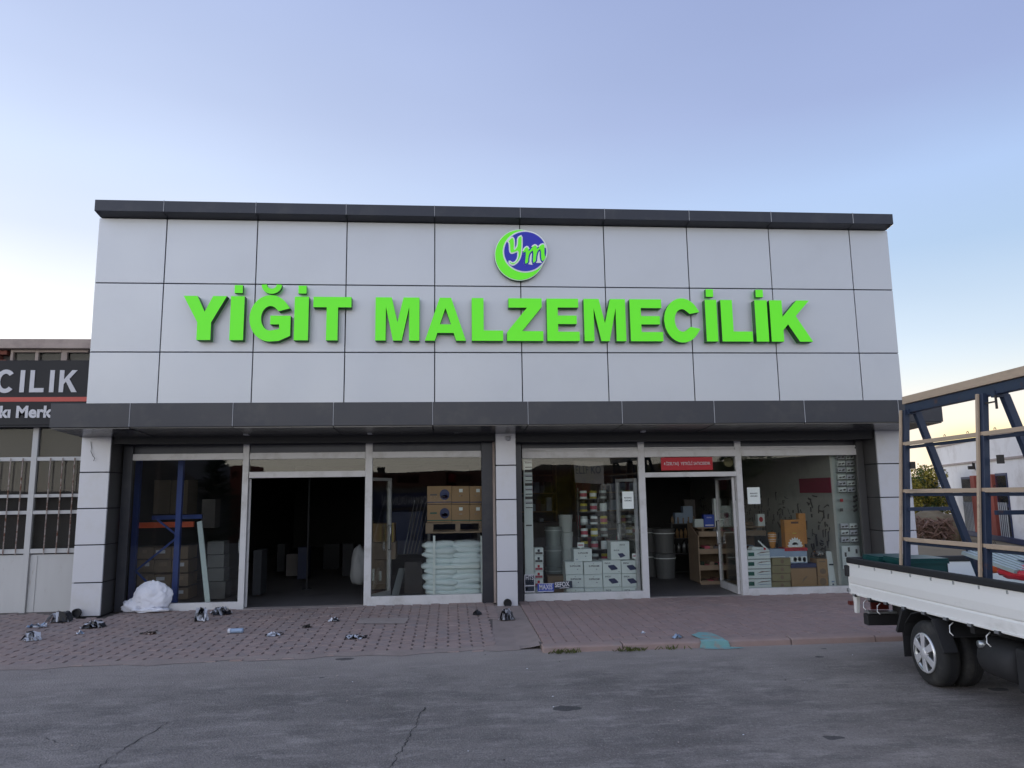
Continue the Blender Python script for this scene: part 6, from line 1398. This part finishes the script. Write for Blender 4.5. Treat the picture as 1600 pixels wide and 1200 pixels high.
# ------------------------------------------------------------------ white bulk bag and litter on the paving
p = zgr(236, 955)
t = crumple(Vector((p.x + .02, p.y - .03, p.z + .20)), .27, 5, 72, 50, (1.0, .52, .90), .12, 1.9, ridge=.13)
bag = t.build('bulk_bag', M['bag_white'], None, 'crumpled white bulk bag slumped against the left shop window', 'bag', smooth=True)
t = crumple(Vector((p.x - .24, p.y - .04, p.z + .08)), .13, 8, 40, 26, (1.2, .6, .9), .3, 2.3, .4); t.build('bag_flap', M['bag_white'], bag, smooth=True)
t = crumple(Vector((p.x + .05, p.y - .10, p.z + .03)), .22, 18, 40, 26, (1.1, .5, .16), .4, 2.3, .4); t.build('bag_hem', M['bag_white'], bag, smooth=True)
for a0, a1, rz_, nm in ((100, 260, .2, 0), (-70, 60, .21, 1)):
    t = MB(); cc = Vector((p.x + .04, p.y - .135, p.z + .17)); pts = [cc + Vector((rz_ * math.cos(R(a)), -.04 + .10 * abs(math.cos(R(a))) + .06 * abs(math.sin(R(a))), .155 * math.sin(R(a)))) for a in range(a0, a1, 16)]
    t.tube(pts, .0035, 5, cap=False); t.build('bag_cord', M['rust'], bag)
def litter(px, py, w, seed, label, kind='mix', h=.05):
    w *= 1.15; h *= 1.35
    p = zgr(px, py); rnd = random.Random(seed); c = Vector((p.x, p.y, p.z + .003)); e = link('litter', None, None, c); tag(e, label, 'litter', 'litter scattered on the paving')
    mats = {'mix': ['litter_white', 'litter_black'], 'black': ['litter_black', 'iron'], 'white': ['litter_white', 'litter_blue'], 'roll': ['litter_white', 'litter_blue'], 'brown': ['iron', 'rust']}[kind]
    if kind == 'roll':
        t = MB(); t.tube([(-w / 2, .01, .03), (-w / 2 + .02, .01, .03), (w / 2 - .02, -.01, .035), (w / 2, -.01, .035)], [.028, .03, .03, .028], 12); t.build('roll', M['litter_blue'], e, local=True, smooth=True)
        for sx in (-1, 1): t = MB(); t.tube([(sx * (w / 2 - .035), 0, .032), (sx * (w / 2 - .005), 0, .033)], .032, 12); t.build('end_wrap', M['litter_white'], e, local=True)
        return
    for q in range(2):
        t = MB()
        for k in range(9 if h > .06 else 4):      # bent strips of film
            a = rnd.uniform(0, math.pi); d = Vector((math.cos(a), math.sin(a) * .5, 0)); sd = Vector((-d.y, d.x, 0)).normalized(); c0 = Vector((rnd.uniform(-w, w) * .25, rnd.uniform(-w, w) * .15, 0)); wd_ = rnd.uniform(.012, .045) * (w / .2)
            last = None; n_ = 6
            for i in range(n_ + 1):
                f = i / n_ - .5; z = max(.003, h * rnd.uniform(.1, 1.1) * (1 - (2 * f) ** 2)); tw = rnd.uniform(-.6, .6); cc_ = c0 + d * f * w * rnd.uniform(.6, .8); s_ = (sd * math.cos(tw) + Vector((0, 0, 1)) * math.sin(tw)) * wd_
                A_, B_ = cc_ + s_ + Vector((0, 0, z)), cc_ - s_ + Vector((0, 0, z)); A_.z = max(.001, A_.z); B_.z = max(.001, B_.z)
                if last: t.add([last[0], last[1], B_, A_], [(0, 1, 2, 3)])
                last = (A_, B_)
        t.build(['film', 'wrapper'][q], M[mats[q]], e, local=True, fix=False, smooth=True)
for a in [(95, 972, .25, 1, 'large black and white crumpled wrapper beside the left pillar', 'mix', .11), (60, 980, .22, 2, 'thin white film strip left of the large black wrapper', 'white', .03), (49, 1001, .17, 3, 'small black and pale wrapper nearest the left edge', 'mix', .08),
          (145, 981, .24, 4, 'flat black and white wrapper in front of the left pillar', 'mix', .06), (126, 991, .09, 14, 'tiny white scrap in front of the left pillar', 'white', .03), (235, 991, .20, 5, 'thin dark bent strip in front of the white bag', 'brown', .02), (315, 970, .18, 6, 'upright pale and black wrapper below the left window', 'mix', .13),
          (348, 960, .26, 7, 'long black and white wrapper against the left door sill', 'mix', .07), (368, 990, .17, 8, 'pale blue rolled label lying on the paving', 'roll', .05), (428, 993, .22, 9, 'flat dark and white strip in front of the left doorway', 'mix', .025), (479, 981, .11, 10, 'small dark scrap in front of the doorway', 'black', .03),
          (524, 971, .16, 11, 'black and white strip right of the doorway', 'mix', .035), (555, 997, .24, 12, 'curved dark strip with a white end on the paving', 'mix', .03), (746, 961, .11, 13, 'small black scrap left of the middle pillar', 'black', .05), (792, 969, .17, 15, 'white and black crumpled wrapper below the middle pillar', 'mix', .11),
          (1060, 997, .13, 16, 'white paper scrap on the raised pavement near the teal spill', 'white', .03), (1005, 990, .05, 17, 'tiny white crumb on the raised pavement', 'white', .02)]: litter(*a)
rnd = random.Random(71); t = MB()
for k in range(45):
    px, py = rnd.uniform(10, 1380), rnd.uniform(965, 1190); p = zgr(px, py); s_ = rnd.uniform(.004, .011); z_ = p.z + .004
    t.add([(p.x - s_, p.y, z_), (p.x, p.y - s_ * .7, z_), (p.x + s_, p.y + s_ * .3, z_), (p.x, p.y + s_, z_), (p.x, p.y, z_ + s_ * .6)], [(0, 1, 4), (1, 2, 4), (2, 3, 4), (3, 0, 4)], mi=rnd.randrange(3))
t.build('grit', [M['litter_white'], M['concrete'], M['iron']], kind='stuff', fix=False)
# weeds at the kerb foot
for k, (px, py, n_, lb) in enumerate(((878, 1011, 60, 'low dry weed tuft at the left end of the kerb'), (972, 1009, 60, 'low weed tuft against the kerb left of the teal spill'), (1042, 1009, 18, 'few thin weed blades at the kerb'))):
    p = atz(px, py, 0); rnd = random.Random(k); t = MB()
    for i in range(n_):
        b_ = Vector((p.x + rnd.gauss(0, .09), min(8.545, 8.50 + rnd.uniform(-.03, .04)), .005)); d = Vector((rnd.uniform(-.06, .06), rnd.uniform(-.06, .01), rnd.uniform(.02, .06))); s_ = Vector((.006, 0, 0)); t.add([b_ - s_, b_ + s_, b_ + d * .6 + s_, b_ + d, b_ + d * .6 - s_], [(0, 1, 2, 3, 4)])
    t.build('weed', M['weed'], None, lb, 'weed', fix=False)
# thin feed wire and dust line at the sill of the right window
t = MB(); t.tube([aty(846, 939.5, YS - .10), aty(870, 940, YS - .14), aty(905, 941, YS - .12)], .006, 5); t.build('cable_scrap', M['black'], None, 'short black cable lying under the sill of the right shop window', 'cable')
# overhead screw bracket on the glass rack
t = MB(); A = rl(1547, 629); t.bar(rk(A.x, s2, A.z), rk(A.x, s2 - .16, A.z), .012, .012); t.bar(rk(A.x, s2 - .16, A.z + .05), rk(A.x, s2 - .16, A.z - .06), .014, .014); t.build('clamp', M['iron'], rack, local=True)
